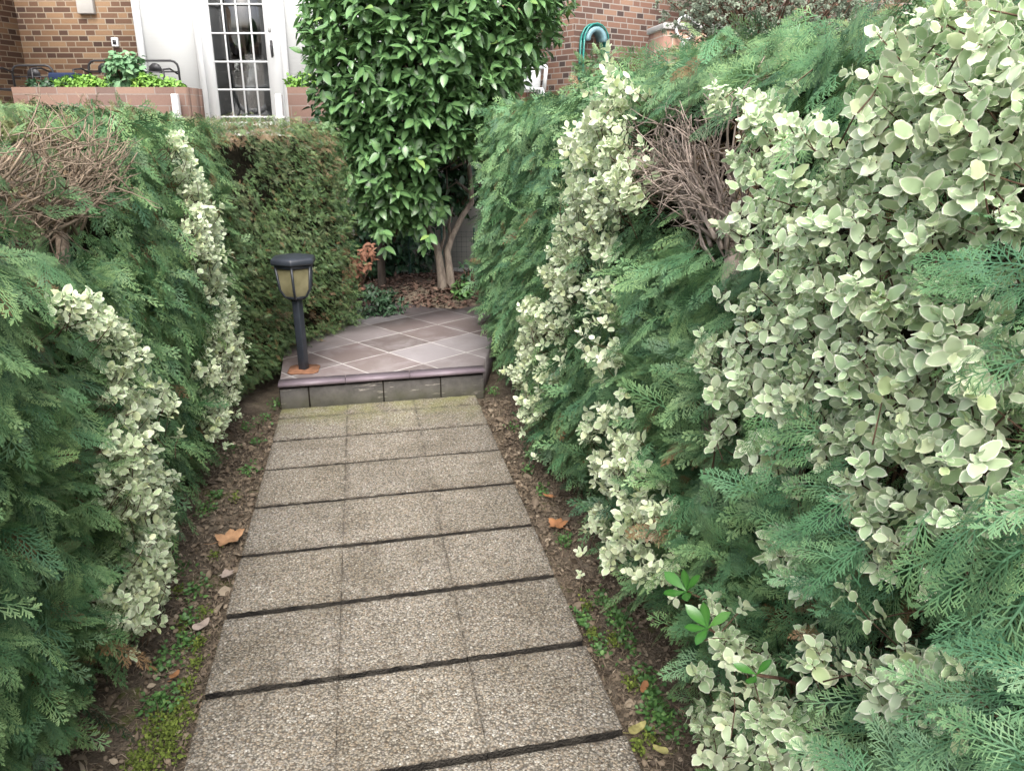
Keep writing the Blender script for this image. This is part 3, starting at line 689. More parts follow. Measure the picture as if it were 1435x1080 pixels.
# cypress sprays that hang in front of the near shrub
def sprays(root, h, spots, mat, size, name='outer_sprays'):
    B = Buf()
    for px, py, n, dx, dz in spots:
        c = face_at(h, px, py, -.10)
        for _ in range(n):
            d = nrm(np.array([(-.45 + rng.normal(0, .2), dx + rng.normal(0, .3), dz + rng.normal(0, .25))])); up = nrm(np.array([(-.6, -.3, .7)]) + rng.normal(0, .25, (1, 3)))
            inst(B, FR_HI[rng.integers(0, 5)], (c + rng.normal(0, .035, 3))[None] - d * size * .5, frames(d, up), np.array([size * rng.uniform(.8, 1.2)]), rng.uniform(0, .55, 1), rng.uniform(.1, .8, 1))
    B.build(name, mat, root)
sprays(rootR, HR, [(1395, 400, 5, .5, .1), (1370, 385, 4, .7, .1), (1425, 440, 4, .4, -.1), (1110, 640, 6, .5, -.3), (1150, 690, 7, .5, -.2), (1180, 780, 6, .5, -.2), (1120, 590, 4, .6, -.2), (1150, 820, 7, .5, -.2), (1340, 800, 8, .3, -.6), (1400, 830, 8, .1, -.8), (1390, 1020, 8, .7, .0), (1300, 1050, 7, .6, .1), (1420, 980, 6, .6, .2), (1200, 1060, 6, .5, .1), (1080, 690, 6, .5, -.2), (1160, 730, 6, .4, -.3), (1420, 520, 4, .5, -.2)], M['fir_blue'], .098)

# ------------------------------------------------------------------ setting: ground, path, patio
def ground():
    n = 150; xs = np.concatenate([np.linspace(-80, -3, 12), np.linspace(-2.9, 3, n), np.linspace(3.2, 80, 12)]); ys = np.concatenate([np.linspace(-80, -1.2, 10), np.linspace(-1, 8.5, 200), np.linspace(9, 120, 14)])
    X, Y = np.meshgrid(xs, ys, indexing='ij'); Z = -.050 + .012 * fbm(X * 1.5, Y * 1.5, 21) + .006 * fbm(X * 6, Y * 6, 22)
    bed = np.maximum(-.60 - X, X - .69); Z = np.where(bed > 0, Z + np.clip(bed, 0, .5) * .10, -.048)
    V = np.stack([X, Y, Z], -1).reshape(-1, 3); ny = len(ys)
    i, j = np.meshgrid(np.arange(len(xs) - 1), np.arange(ny - 1), indexing='ij'); b = (i * ny + j).ravel()
    B = Buf(); B.add(V, np.stack([b, b + ny, b + ny + 1, b + 1], 1)); return B.build('ground', M['soil'], smooth=True)
tag(ground(), 'brown garden soil with moss under the hedges', 'ground', kind='structure')
path = empty('path', (0, 2.4, 0), 'straight path of pebbly exposed aggregate slabs between the hedges', 'path', kind='structure')
rows = [(-.39, -.005), (.02, .405), (.43, .815), (.84, 1.225), (1.25, 1.638), (1.668, 2.048), (2.078, 2.458), (2.488, 2.864), (2.892, 3.290), (3.314, 3.704), (3.724, 4.084), (4.100, 4.432), (4.440, 4.612)]
for i, (y0, y1) in enumerate(rows):
    for j, (x0, x1) in enumerate(((-.554, -.1582), (-.1571, .2499), (.2510, .642))):
        nx, ny, dz, rz = 26, 26, rng.uniform(-.0015, .0015), rng.normal(0, .002)
        tx, ty = rng.normal(0, .002), rng.normal(0, .002)
        us = np.concatenate([[0, .006], np.linspace(.02, .98, nx - 4), [.994, 1]]); B = Buf()
        X, Y = np.meshgrid(x0 + us * (x1 - x0), y0 + us * (y1 - y0), indexing='ij'); sk = .055 * (X - .04)
        e = np.minimum(np.minimum(X - x0, x1 - X), np.minimum(Y - y0, y1 - Y))
        ey = np.minimum(Y - y0, y1 - Y); ed = np.minimum(ey, np.minimum(X - x0, x1 - X) * 1.5)
        chip = rng.normal(0, 1, X.shape)
        Z = dz + tx * (X - (x0 + x1) / 2) + ty * (Y - (y0 + y1) / 2) - .003 * np.exp(-ey / .004) + .0009 * chip
        edge = (e < 1e-6); Xe = X + edge * rng.normal(0, .0004, X.shape); Ye = Y + sk * .55 + edge * rng.normal(0, .0016, X.shape)
        V = np.stack([Xe, Ye, Z], -1).reshape(-1, 3); a, b = np.meshgrid(np.arange(nx - 1), np.arange(nx - 1), indexing='ij'); q = (a * nx + b).ravel()
        tone = rng.uniform(.3, .7)
        B.add(V, np.stack([q, q + nx, q + nx + 1, q + 1], 1), np.stack([np.exp(-ed.ravel() / .013), 0 * e.ravel(), 0 * e.ravel(), np.full(e.size, tone)], 1))
        ring = [(t, 0) for t in range(nx)] + [(nx - 1, t) for t in range(1, nx)] + [(t, nx - 1) for t in range(nx - 2, -1, -1)] + [(0, t) for t in range(nx - 2, 0, -1)]
        ids = [t * nx + u for t, u in ring]; top = V[ids]; lo = top.copy(); lo[:, 2] = -.056; m = len(ids)
        B.add(np.concatenate([top, lo]), [(t, (t + 1) % m, m + (t + 1) % m, m + t)[::-1] for t in range(m)], np.tile((1., 0, 0, tone), (2 * m, 1)))
        B.build('slab', M['agg'], path, smooth=False)

PZ = .155
patio = empty('patio', (.2, 5.8, 0), 'raised patio of diagonal mauve brown tiles behind the step', 'patio', kind='structure')
def prism(B, poly, z0, z1):
    n = len(poly); V = [(x, y, z0) for x, y in poly] + [(x, y, z1) for x, y in poly]
    B.add(V, [tuple(range(n))[::-1], tuple(range(n, 2 * n))] + [(i, (i + 1) % n, n + (i + 1) % n, n + i) for i in range(n)])
arc = [on_z(x, y, PZ)[:2] for x, y in ((700, 415), (680, 426), (640, 433), (600, 431), (575, 424), (560, 417))]
B = Buf(); prism(B, [(-.554, 4.665), (.70, 4.73), (1.10, 6.1), (1.5, 7.4), (1.3, 7.3)] + [tuple(p) for p in arc] + [(.05, 6.85), (-.60, 5.6)], -.05, PZ); B.build('tiles', M['tiles'], patio)
B = Buf(); prism(B, [(-.56, 4.632), (.70, 4.700), (.70, 4.74), (-.56, 4.672)], -.05, PZ - .045); B.build('riser_bed', M['grime'], patio)
for x0, x1 in ((-.556, -.392), (-.382, .062), (.070, .424), (.432, .706)):
    B = Buf(); f = lambda x: 4.618 + (x + .556) * .052
    prism(B, [(x0, f(x0)), (x1, f(x1)), (x1, f(x1) + .05), (x0, f(x0) + .05)], -.045, PZ - .040); B.build('riser_tile', M['riser'], patio, bevel=.002)
for x0, x1 in ((-.560, -.165), (-.161, .232), (.236, .712)):
    B = Buf(); n = 10; V = []; f = lambda x: 4.592 + (x + .556) * .052
    for x in (x0, x1):
        for a in np.linspace(-pi / 2, pi / 2, n): V.append((x, f(x) + .015 - .015 * cos(a), PZ - .010 + .015 * sin(a)))
        V += [(x, f(x) + .09, PZ + .005), (x, f(x) + .09, PZ - .025)]
    m = n + 2; B.add(V, [(i, (i + 1) % m, m + (i + 1) % m, m + i)[::-1] for i in range(m)] + [tuple(range(m)), tuple(range(m, 2 * m))[::-1]])
    B.build('nosing', M['nosing'], patio, smooth=False)

# mulch bed with the tree
B = Buf(); n = 2600
c = np.array((.78, 7.35)); th = rng.uniform(0, 2 * pi, n); rr = np.sqrt(rng.uniform(0, 1, n))
P = np.stack([c[0] + .95 * rr * np.cos(th), c[1] + .85 * rr * np.sin(th), PZ - .02 + .10 * (1 - rr ** 2) + rng.uniform(0, .02, n)], -1)
def flakes(B, P, smin, smax, asp=.5, tilt=.35):
    n = len(P); d = nrm(np.stack([rng.normal(0, 1, n), rng.normal(0, 1, n), rng.normal(0, tilt, n)], -1)); up = nrm(np.array((0, 0, 1.)) + rng.normal(0, tilt, (n, 3)))
    pr = leaf_proto(rng, 4, 3, asp, .3, .25); inst(B, pr, P, frames(d, up), rng.uniform(smin, smax, n), rng.uniform(0, 1, n))
flakes(B, P, .03, .07, .28); tag(B.build('mulch', M['chips']), 'red brown bark mulch around the foot of the tree', 'mulch', kind='stuff')
B = Buf(); V = [(c[0], c[1], PZ + .07)]
for q, z in ((.45, .055), (.8, .01), (1.02, -.03)):
    for t in np.arange(28) * 2 * pi / 28: V.append((c[0] + .95 * q * cos(t), c[1] + .85 * q * sin(t), PZ + z + .01 * rng.normal()))
fs = [(0, 1 + t, 1 + (t + 1) % 28) for t in range(28)] + [(1 + k * 28 + t, 29 + k * 28 + t, 29 + k * 28 + (t + 1) % 28, 1 + k * 28 + (t + 1) % 28) for k in range(2) for t in range(28)]
B.add(V, fs); tag(B.build('flower_bed', M['soil']), 'small round soil bed at the back of the patio', 'flower bed', kind='structure')

# litter, moss, weeds on the two beds
def bed_points(n, left=True, y0=.8, y1=4.6):
    y = rng.uniform(y0, y1, n); w = rng.uniform(0, 1, n) ** 1.2
    x = np.where(rng.uniform(0, 1, n) < .5 if left is None else left, -.575 - w * .42, .665 + w * .36)
    bed = np.maximum(-.60 - x, x - .69); z = -.046 + np.clip(bed, 0, .5) * .10 + rng.uniform(0, .012, n)
    return np.stack([x, y, z], -1)
B = Buf(); flakes(B, bed_points(9000, None), .009, .027, .32, .6); flakes(B, bed_points(420, None), .03, .06, .33, .5)
P = bed_points(24000, None, .6, 4.6); flakes(B, P, .015, .045, .035, .35)
tag(B.build('leaf_litter', M['litter']), 'dry leaf litter and needles scattered over the soil beds', 'leaf litter', kind='stuff')
def weeds(spots, mat, name, label, cat, size=(.008, .021), flat=.8):
    B = Buf()
    for (px, py, rpx, n) in spots:
        if name == 'weeds': n = int(n * 1.7)
        c = on_z(px, py, -.035); rw = rpx / F * np.linalg.norm(c - np.array((0, 0, EYE)))
        P = c + np.stack([rng.normal(0, rw * .5, n), rng.normal(0, rw * .9, n), rng.uniform(0, .035, n) * (size[1] / .03)], -1)
        d = nrm(np.stack([rng.normal(0, 1, n), rng.normal(0, 1, n), rng.uniform(0, flat * 2, n)], -1)); up = nrm(np.array((0, 0, 1.)) + rng.normal(0, .4, (n, 3)))
        inst(B, HERB[0], P, frames(d, up), rng.uniform(*size, n), rng.uniform(0, 1, n))
    return tag(B.build(name, mat), label, cat, kind='stuff')
weeds([(232, 930, 16, 60), (260, 905, 14, 50), (215, 990, 14, 50), (305, 650, 12, 40), (325, 630, 10, 30), (360, 620, 10, 30), (370, 590, 10, 30), (720, 600, 10, 30), (760, 690, 10, 30), (290, 715, 14, 60), (350, 660, 12, 40), (345, 600, 10, 30), (275, 830, 16, 50), (250, 800, 14, 60), (265, 870, 12, 40), (240, 985, 18, 60), (388, 568, 10, 40), (300, 700, 10, 40), (865, 870, 18, 90), (905, 955, 16, 70), (930, 1010, 22, 130), (880, 900, 14, 50), (915, 985, 14, 60), (745, 640, 10, 40), (740, 660, 8, 20), (815, 870, 12, 40), (840, 910, 14, 40), (690, 550, 10, 40), (790, 760, 12, 40), (845, 845, 14, 50)], M['weed'], 'weeds', 'low green weeds sprouting in patches from the soil beds', 'weeds')
weeds([(215, 1020, 16, 240), (190, 1065, 14, 200), (275, 905, 9, 110), (285, 860, 8, 90), (300, 780, 8, 80), (255, 880, 9, 110), (330, 700, 7, 60), (860, 900, 9, 110), (885, 960, 9, 110), (820, 850, 8, 80), (232, 1050, 22, 420), (252, 1000, 16, 260), (205, 1075, 18, 260), (262, 960, 9, 130), (240, 1025, 10, 160), (250, 830, 9, 130), (275, 930, 8, 90), (830, 890, 9, 120), (910, 1035, 9, 110), (280, 900, 7, 80), (895, 1050, 8, 90)], M['moss'], 'moss', 'yellow green moss cushions on the soil', 'moss', (.005, .013), 1.2)

# ------------------------------------------------------------------ fallen leaves
def fallen_leaf(px, py, size, mat, rz, label, lobed=True, curl=.5):
    c = on_z(px, py, -.025); pts = []
    n = 36
    for i in range(n):
        t = i / n * 2 * pi; r = (1 + (.20 * cos(5 * t) + .08 * cos(15 * t) + .10 * cos(2 * t)) * lobed) * (.74 if lobed else 1.); r *= (1. if lobed else (1 - .45 * abs(sin(t))))
        pts.append((r * cos(t), r * sin(t)))
    if not lobed: pts = [(cos(i / n * 2 * pi), .45 * sin(i / n * 2 * pi) * (1 - .35 * cos(i / n * 2 * pi))) for i in range(n)]
    V = [(0, 0, 0)]; fs = []
    for q in (.5, 1.):
        for x, y in pts: V.append((x * q, y * q, 0))
    V = np.array(V) * size / 2; rr = np.hypot(V[:, 0], V[:, 1]) / size * 2
    V[:, 2] = curl * size * (.22 * rr ** 2 + .10 * rr * np.sin(np.arctan2(V[:, 1], V[:, 0]) * 3 + rz)) + .003
    m = np.array(((cos(rz), -sin(rz), 0), (sin(rz), cos(rz), 0), (0, 0, 1))); V = V @ m.T
    tl = np.array((cos(rz * 3), sin(rz * 3), 0)) * .2; V[:, 2] += V @ tl + .01
    fs = [(0, 1 + i, 1 + (i + 1) % n) for i in range(n)] + [(1 + i, 1 + n + i, 1 + n + (i + 1) % n, 1 + (i + 1) % n) for i in range(n)]
    B = Buf(); B.add(V + c, fs)
    st = c + m @ np.array((-size * .3, 0, .01)); B.tube([st, st + m @ np.array((-size * .25, 0, .0)), st + m @ np.array((-size * .5, size * .05, .006))], [.0014, .0012, .001], 4)
    o = B.build('fallen_leaf', mat, loc=c, smooth=True); tag(o, label, 'leaf', 'fallen leaves beside the path')
fallen_leaf(322, 758, .13, M['leaf_tan'], .4, 'large curled tan leaf leaning on the left edge of the path')
fallen_leaf(781, 738, .10, M['leaf_orange'], 2.2, 'orange brown lobed leaf by the right path edge under the hedge')
fallen_leaf(246, 950, .045, M['leaf_orange'], 1.2, 'small curled orange leaf on the mossy soil beside the path', False)
fallen_leaf(283, 880, .07, M['leaf_grey'], .9, 'flat grey brown leaf on the soil below the narrow variegated shrub', False)
fallen_leaf(318, 808, .075, M['leaf_grey'], 1.9, 'pale grey leaf touching the path edge just below the large tan leaf', True, .3)
fallen_leaf(768, 698, .05, M['leaf_orange'], 2.8, 'small dull orange leaf on bare soil beside the right path edge', False)
fallen_leaf(893, 1025, .06, M['leaf_yellow'], .3, 'olive yellow leaf at the nearest corner of the path', False)
fallen_leaf(925, 1055, .045, M['leaf_yellow'], 2.5, 'small lime yellow leaf among the weeds at the foot of the right hedge', False)
fallen_leaf(902, 968, .05, M['leaf_orange'], 4.1, 'reddish leaf lying among clover on the right bed', False)

# ------------------------------------------------------------------ bollard lamp
bp = on_z(426, 517, PZ + .006); lean = nrm(np.array((-.012, 0.02, 1.)))
lamp = empty('bollard_lamp', (bp[0], bp[1], PZ), 'slate blue bollard lamp with ochre panes on a rusty base at the patio corner', 'lamp')
rz = radians(-32)
def ngon(r, n, rot, c, z): return [(c[0] + r * cos(rot + i * 2 * pi / n), c[1] + r * sin(rot + i * 2 * pi / n), z) for i in range(n)]
B = Buf()
pl = [(x * .095, y * .095) for x, y in ((-1, -.7), (-.7, -1), (.7, -1), (1, -.7), (1, .7), (.7, 1), (-.7, 1), (-1, .7))]
rp = [(bp[0] + x * cos(rz + .5) - y * sin(rz + .5), bp[1] + x * sin(rz + .5) + y * cos(rz + .5)) for x, y in pl]
prism(B, rp, PZ, PZ + .008); B.build('base_plate', M['rust'], lamp)
B = Buf(); p0 = np.array((bp[0], bp[1], PZ + .008)); p1 = p0 + lean * .47
sq = lambda c, r: [c + np.array((r * cos(rz + pi / 4 + i * pi / 2), r * sin(rz + pi / 4 + i * pi / 2), 0)) for i in range(4)]
B.add(sq(p0, .034) + sq(p1, .034), [(3, 2, 1, 0), (4, 5, 6, 7)] + [(i, (i + 1) % 4, 4 + (i + 1) % 4, 4 + i) for i in range(4)]); B.build('post', M['paint'], lamp, bevel=.004)
hx = lambda c, r: [c + np.array((r * cos(rz + i * pi / 3), r * sin(rz + i * pi / 3), 0)) for i in range(6)]
lv = [(.455, .045), (.475, .075), (.52, .102), (.665, .118)]
B = Buf()
prof = [p0 + lean * h for h, _ in lv]; R_ = [r for _, r in lv]
for i in range(6):                                     # ribs on the corners
    B.tube([hx(prof[k], R_[k])[i] for k in range(4)], .008, 5)
for z, r in ((.445, .046), (.470, .070)):
    pass
B.add(hx(p0 + lean * .450, .045) + hx(p0 + lean * .474, .078), [tuple(range(6))[::-1], tuple(range(6, 12))] + [(i, (i + 1) % 6, 6 + (i + 1) % 6, 6 + i) for i in range(6)])
B.add(hx(p0 + lean * .650, .121) + hx(p0 + lean * .672, .124), [tuple(range(6))[::-1], tuple(range(6, 12))] + [(i, (i + 1) % 6, 6 + (i + 1) % 6, 6 + i) for i in range(6)])
B.build('lantern_frame', M['paint'], lamp)
for i in range(6):
    B = Buf(); V = []
    for k in (1, 2, 3):
        for j in (i, (i + 1) % 6):
            V.append(prof[k] + (hx(prof[k], R_[k] - .006)[j] - prof[k]))
    V2 = [v + (prof[2] - v) * .04 for v in V]
    B.add(V + V2, [(0, 1, 3, 2), (2, 3, 5, 4), (7, 6, 8, 9), (9, 8, 10, 11)]); B.build('lamp_pane', M['lamp_pane'], lamp)
B = Buf(); lay = [(.672, .136), (.676, .146), (.700, .146), (.712, .138), (.722, .09), (.724, .0)]
V = []
for h, r in lay[:-1]: V += hx(p0 + lean * h, r)
V.append(p0 + lean * .724); L = len(lay) - 1
B.add(V, [tuple(range(6))[::-1]] + [(k * 6 + i, k * 6 + (i + 1) % 6, k * 6 + 6 + (i + 1) % 6, k * 6 + 6 + i) for k in range(L - 1) for i in range(6)] + [((L - 1) * 6 + i, (L - 1) * 6 + (i + 1) % 6, L * 6) for i in range(6)])
B.build('cap', M['paint'], lamp, bevel=.006)

# ------------------------------------------------------------------ camellia tree
TZ = 7.2
tb = on_z(622, 405, PZ + .06); tree = empty('camellia_tree', (tb[0], tb[1], PZ + .05), 'glossy dark green broadleaf tree with two pale stems in the mulch bed', 'tree')
zc0 = 7.1
def tpt(px, py, dz=0.): return at(px, py, zc0 + dz)
B = Buf()
B.tube([tb - np.array((0.02, 0, .1)), tpt(620, 395), tpt(616, 365), tpt(612, 345), tpt(604, 328, .05), tpt(597, 312, .1), tpt(590, 285, .1), tpt(588, 240, .1), tpt(595, 150, .1)], [.062, .046, .037, .033, .027, .024, .021, .018, .014], 9)
B.build('trunk', M['bark'], tree, smooth=True)
B = Buf()
B.tube([tb + np.array((.05, 0.02, -.08)), tpt(632, 395), tpt(629, 370), tpt(627, 352), tpt(634, 330, .02), tpt(648, 302, .05), tpt(661, 284, .05), tpt(660, 258, .05), tpt(656, 225, .05), tpt(650, 180, .1), tpt(645, 110, .1)], [.050, .040, .034, .031, .028, .026, .026, .023, .020, .016, .012], 9)
B.build('trunk', M['bark'], tree, smooth=True)
for pts, r in (([(616, 355), (623, 332), (622, 312), (618, 285)], .018), ([(626, 352), (631, 332), (629, 315), (634, 290)], .02), ([(659, 270), (640, 255), (627, 265), (625, 235)], .016), ([(655, 225), (632, 238), (628, 215), (640, 195)], .016)):
    B = Buf(); q = [tpt(*p, .12) for p in pts]; B.tube(q, np.linspace(r, r * .5, len(q)), 6); B.build('branch', M['bark'], tree, smooth=True)
zs = [.80, 1.0, 1.20, 1.45, 1.75, 2.1, 2.5, 2.9, 3.3, 3.55, 3.7]
rs = [.15, .40, .60, .72, .86, 1.02, 1.16, 1.16, .85, .45, .05]
cxs = [.22, .27, .35, .46, .48, .56, .66, .70, .70, .70, .70]
def crown_pts(n, shell=(.72, 1.0)):
    z = rng.uniform(.8, 3.7, n); keep = rng.uniform(0, 1, n) < np.interp(z, zs, rs) / 1.16; z = z[keep]; n = len(z)
    th = rng.uniform(0, 2 * pi, n); q = rng.uniform(*shell, n); r = np.interp(z, zs, rs) * (1 + .13 * fbm(th, z * 1.2, 31)) * q
    cx = np.interp(z, zs, cxs) + .05; r = r * .94; out = np.stack([np.cos(th), np.sin(th), np.full(n, .25)], -1)
    X = cx + r * np.cos(th); ok = ~((z < 1.42) & (X > .60)); return np.stack([X, 7.1 + r * np.sin(th), z], -1)[ok], nrm(out)[ok]
def shoots(B, P, out, protos, ll, K=5, droop=.5, lift=0.):
    n = len(P); ax = nrm(out + rng.normal(0, .45, (n, 3)) + np.array((0, 0, lift))); ref = nrm(np.cross(ax, rng.normal(0, 1, (n, 3)))); ref2 = np.cross(ax, ref)
    for k in range(K):
        ph = k * 2.4 + rng.uniform(-.4, .4, n); rad = ref * np.cos(ph)[:, None] + ref2 * np.sin(ph)[:, None]
        d = nrm(ax * rng.uniform(.3, .8, (n, 1)) + rad * .8 + np.array((0, 0, -droop)) * rng.uniform(.4, 1.6, (n, 1)))
        up = nrm(ax * .7 + np.array((0, 0, .7)) + rng.normal(0, .25, (n, 3))); pk = rng.integers(0, len(protos), n)
        T = P + ax * (ll * .9 * (k / K - .6)); S = ll * rng.uniform(.7, 1.2, n); Rm = frames(d, up); R = np.clip(rng.normal(0, .22, n) + .48 + .32 * fbm(P[:, 0] * 1.3 + P[:, 1], P[:, 2] * 1.3, 91), 0, 1)
        for q in range(len(protos)):
            m = pk == q; inst(B, protos[q], T[m], Rm[m], S[m], R[m])
B = Buf(); P, out = crown_pts(3900); shoots(B, P, out, CAM_LEAF, .108, 5, .38, .15); P2, out2 = crown_pts(1700, (.4, .75)); shoots(B, P2, out2, CAM_LEAF, .112, 4, .5)
for px, py, r, n in ((530, 300, 26, 16), (590, 300, 26, 14), (515, 290, 14, 8), (570, 270, 30, 16), (605, 270, 16, 7), (650, 185, 24, 12), (535, 325, 10, 4)):
    c = at(px, py, 6.75); shoots(B, c + rng.normal(0, r / F * 6.7 * .6, (n, 3)), nrm(np.tile((-.1, -.9, .1), (n, 1))), CAM_LEAF, .115, 5, .6)
B.build('crown', M['camellia'], tree, smooth=True)
B = Buf()
for i in rng.choice(len(P), 160, replace=False):
    c = np.array((np.interp(P[i, 2], zs, cxs), 7.1, P[i, 2] - .35)); st = c + (P[i] - c) * .15
    B.tube([st, (st + P[i]) / 2 + rng.normal(0, .03, 3) + np.array((0, 0, .05)), P[i]], [.012, .008, .003], 4)
B.build('limbs', M['bark_dark'], tree)
for i in rng.choice(np.where((P[:, 1] < 6.6) & (P[:, 2] < 2.8))[0], 16, replace=False):
    B = Buf(); c = P[i] + out[i] * .07; r_ = .011; V = [c + np.array(v) * r_ for v in ((1, 0, 0), (-1, 0, 0), (0, 1, 0), (0, -1, 0), (0, 0, 1.3), (0, 0, -1.3))]
    B.add(V, [(0, 2, 4), (2, 1, 4), (1, 3, 4), (3, 0, 4), (2, 0, 5), (1, 2, 5), (3, 1, 5), (0, 3, 5)]); B.build('bud', M['white'], tree, smooth=True)

# ------------------------------------------------------------------ things behind the patio
def leafy(name, pts_out, mat, ll, K, label, cat, group=None, stems=None, protos=CAM_LEAF, loc=None, droop=.4, lift=0.):
    P, out = pts_out; c = P.mean(0) if loc is None else np.array(loc); root = empty(name, (c[0], c[1], P[:, 2].min() - .02), label, cat, group)
    B = Buf(); shoots(B, P, out, protos, ll, K, droop, lift); B.build('foliage', mat, root, smooth=True)
    B = Buf(); base = np.array((c[0], c[1], P[:, 2].min() - .05))
    for i in rng.choice(len(P), min(len(P), stems or 12), replace=False): twig(B, base + rng.normal(0, .02, 3) * np.array((1, 1, 0)), P[i], .008, .002, .06, 5, 4)
    B.build('stems', M['stem'], root); return root
def blob_pts(c, r, n, bias=(0, -.2, .3)):
    v = nrm(rng.normal(0, 1, (n, 3))); q = rng.uniform(.55, 1, (n, 1)); return np.array(c) + v * q * np.array(r), nrm(v + np.array(bias))
P1, O1 = blob_pts((.05, 8.2, .95), (.85, .45, 1.05), 900); leafy('laurel_bush', (P1, O1), M['laurel'], .10, 5, 'dark glossy bush behind the wire fence, beside the end of the trimmed hedge', 'bush', 'dark bushes behind the fence', 40)
P1, O1 = blob_pts((.85, 8.25, 1.28), (.58, .4, .56), 420); leafy('laurel_bush', (P1, O1), M['laurel'], .10, 5, 'dark glossy bush behind the wire fence, directly behind the two pale stems', 'bush', 'dark bushes behind the fence', 40)
B = Buf(); p = at(538, 405, 7.3); p[2] = .05
ob = empty('dark_trunk', p, 'slim dark bare trunk at the end of the trimmed hedge', 'tree'); q = at(533, 200, 7.3)
twig(B, p - np.array((0, 0, .1)), q, .042, .026, .02, 8, 8); B.build('trunk', M['bark_dark'], ob)
B = Buf()
for tx in (510, 548, 560): twig(B, p + (q - p) * .6, at(tx, 150 + rng.uniform(0, 60), 7.4), .022, .008, .06, 6, 6)
B.build('branch', M['bark_dark'], ob)
P1, O1 = blob_pts(on_z(505, 425, PZ + .08), (.42, .25, .15), 300); leafy('low_bush', (P1, O1), M['ivy'], .045, 5, 'low dark bush at the back left corner of the patio', 'bush', None, 20)
# withered shrub with orange leaves
pts = np.array([at(x - 8 + rng.normal(0, 5), y + rng.normal(0, 8), 6.55 + rng.normal(0, .08)) for x, y in ((492, 350), (500, 365), (495, 380), (488, 392), (510, 358), (520, 350), (503, 375), (498, 400), (515, 372), (524, 362)) for _ in range(5)])
leafy('withered_shrub', (pts, nrm(np.tile((.2, -.8, .1), (len(pts), 1)))), M['dead_leaf'], .055, 5, 'withered shrub with dead orange leaves at the end of the trimmed hedge', 'shrub', None, 20, loc=(pts[:, 0].mean(), pts[:, 1].mean() + .05, .1))
# wire fence
fence = empty('wire_fence', (.9, 7.95, .1), 'green wire mesh fence on thin posts behind the tree', 'fence')
f0, f1 = np.array((-.2, 8.0, .05)), np.array((1.75, 7.72, .05)); fd = f1 - f0
for t in np.linspace(0, 1, 7):
    B = Buf(); b = f0 + fd * t; B.tube([b, b + np.array((0, 0, .62))], .011, 6); B.build('post', M['wire'], fence)
B = Buf()
for z in np.linspace(.08, .58, 11): B.tube([f0 + np.array((0, -.014, z)), f1 + np.array((0, -.014, z))], .0016, 3)
for t in np.linspace(0, 1, 41): b = f0 + fd * t + np.array((0, -.017, .05)); B.tube([b, b + np.array((0, 0, .55))], .0016, 3)
B.build('wire_mesh', M['wire'], fence)
B = Buf(); prism(B, [(.9, 8.0), (3.2, 7.7), (3.2, 9.2), (.9, 9.4)], 0, .12); tag(B.build('pavement', M['concrete']), 'pale grey paving beyond the wire fence', 'pavement', kind='structure')
# small green plant in the mulch and the ivy leaf beside it
P1, O1 = blob_pts(at(647, 412, 6.85) + np.array((0, 0, .03)), (.09, .08, .10), 26); leafy('young_plant', (P1, O1), M['weed'], .055, 5, 'small leafy green plant growing in the bark mulch by the trunk', 'plant', None, 6)
P1, O1 = blob_pts(at(660, 390, 7.0) + np.array((0, 0, .06)), (.12, .05, .12), 12); leafy('young_plant', (P1, O1), M['laurel'], .06, 4, 'thin dark sapling in the bark mulch in front of the wire fence', 'plant', None, 8)

# bright tobira sprigs in the right hedge
def sprig(spots, label):
    c0 = face_at(HR, spots[0][0], spots[0][1], -.14); root = empty('tobira_seedling', (c0[0] + .05, c0[1], 0), label, 'seedling'); Bs = Buf()
    B = Buf()
    for px, py, n, ll in spots:
        c = face_at(HR, px, py, -.11); ax = nrm(np.array((-.45, -.25, .8)))
        ref = nrm(np.cross(ax, np.array((0, 0, 1.)))); r2 = np.cross(ax, ref)
        for k in range(n):
            ph = k * 2 * pi / n + rng.normal(0, .25); rad = ref * cos(ph) + r2 * sin(ph); d = nrm(rad + ax * rng.uniform(.3, 1.3))[None]
            inst(B, TOB[k % 2], c[None], frames(d, nrm(ax - rad * .4)[None]), np.array([ll * rng.uniform(.75, 1.15)]), rng.uniform(.2, 1, 1))
        foot = np.array((c0[0] + .26, c0[1] + .05, -.05)); mid = c + np.array((.16, .03, -.10)); twig(Bs, foot, mid, .006, .004, .04, 6, 5); twig(Bs, mid, c, .004, .003, .03, 4, 5)
    B.build('foliage', M['bright'], root, smooth=True); Bs.build('stem', M['stem'], root)
sprig([(962, 828, 6, .060), (992, 880, 6, .060), (1060, 945, 3, .05)], 'bright glossy green seedling sprigs poking out low in the right hedge')
P1, O1 = blob_pts(face_at(HR, 1165, 985, .05), (.05, .12, .08), 8); leafy('laurel_seedling', (P1, O1), M['laurel'], .10, 4, 'dark broad leaves in shade at the foot of the right hedge', 'seedling', None, 5)

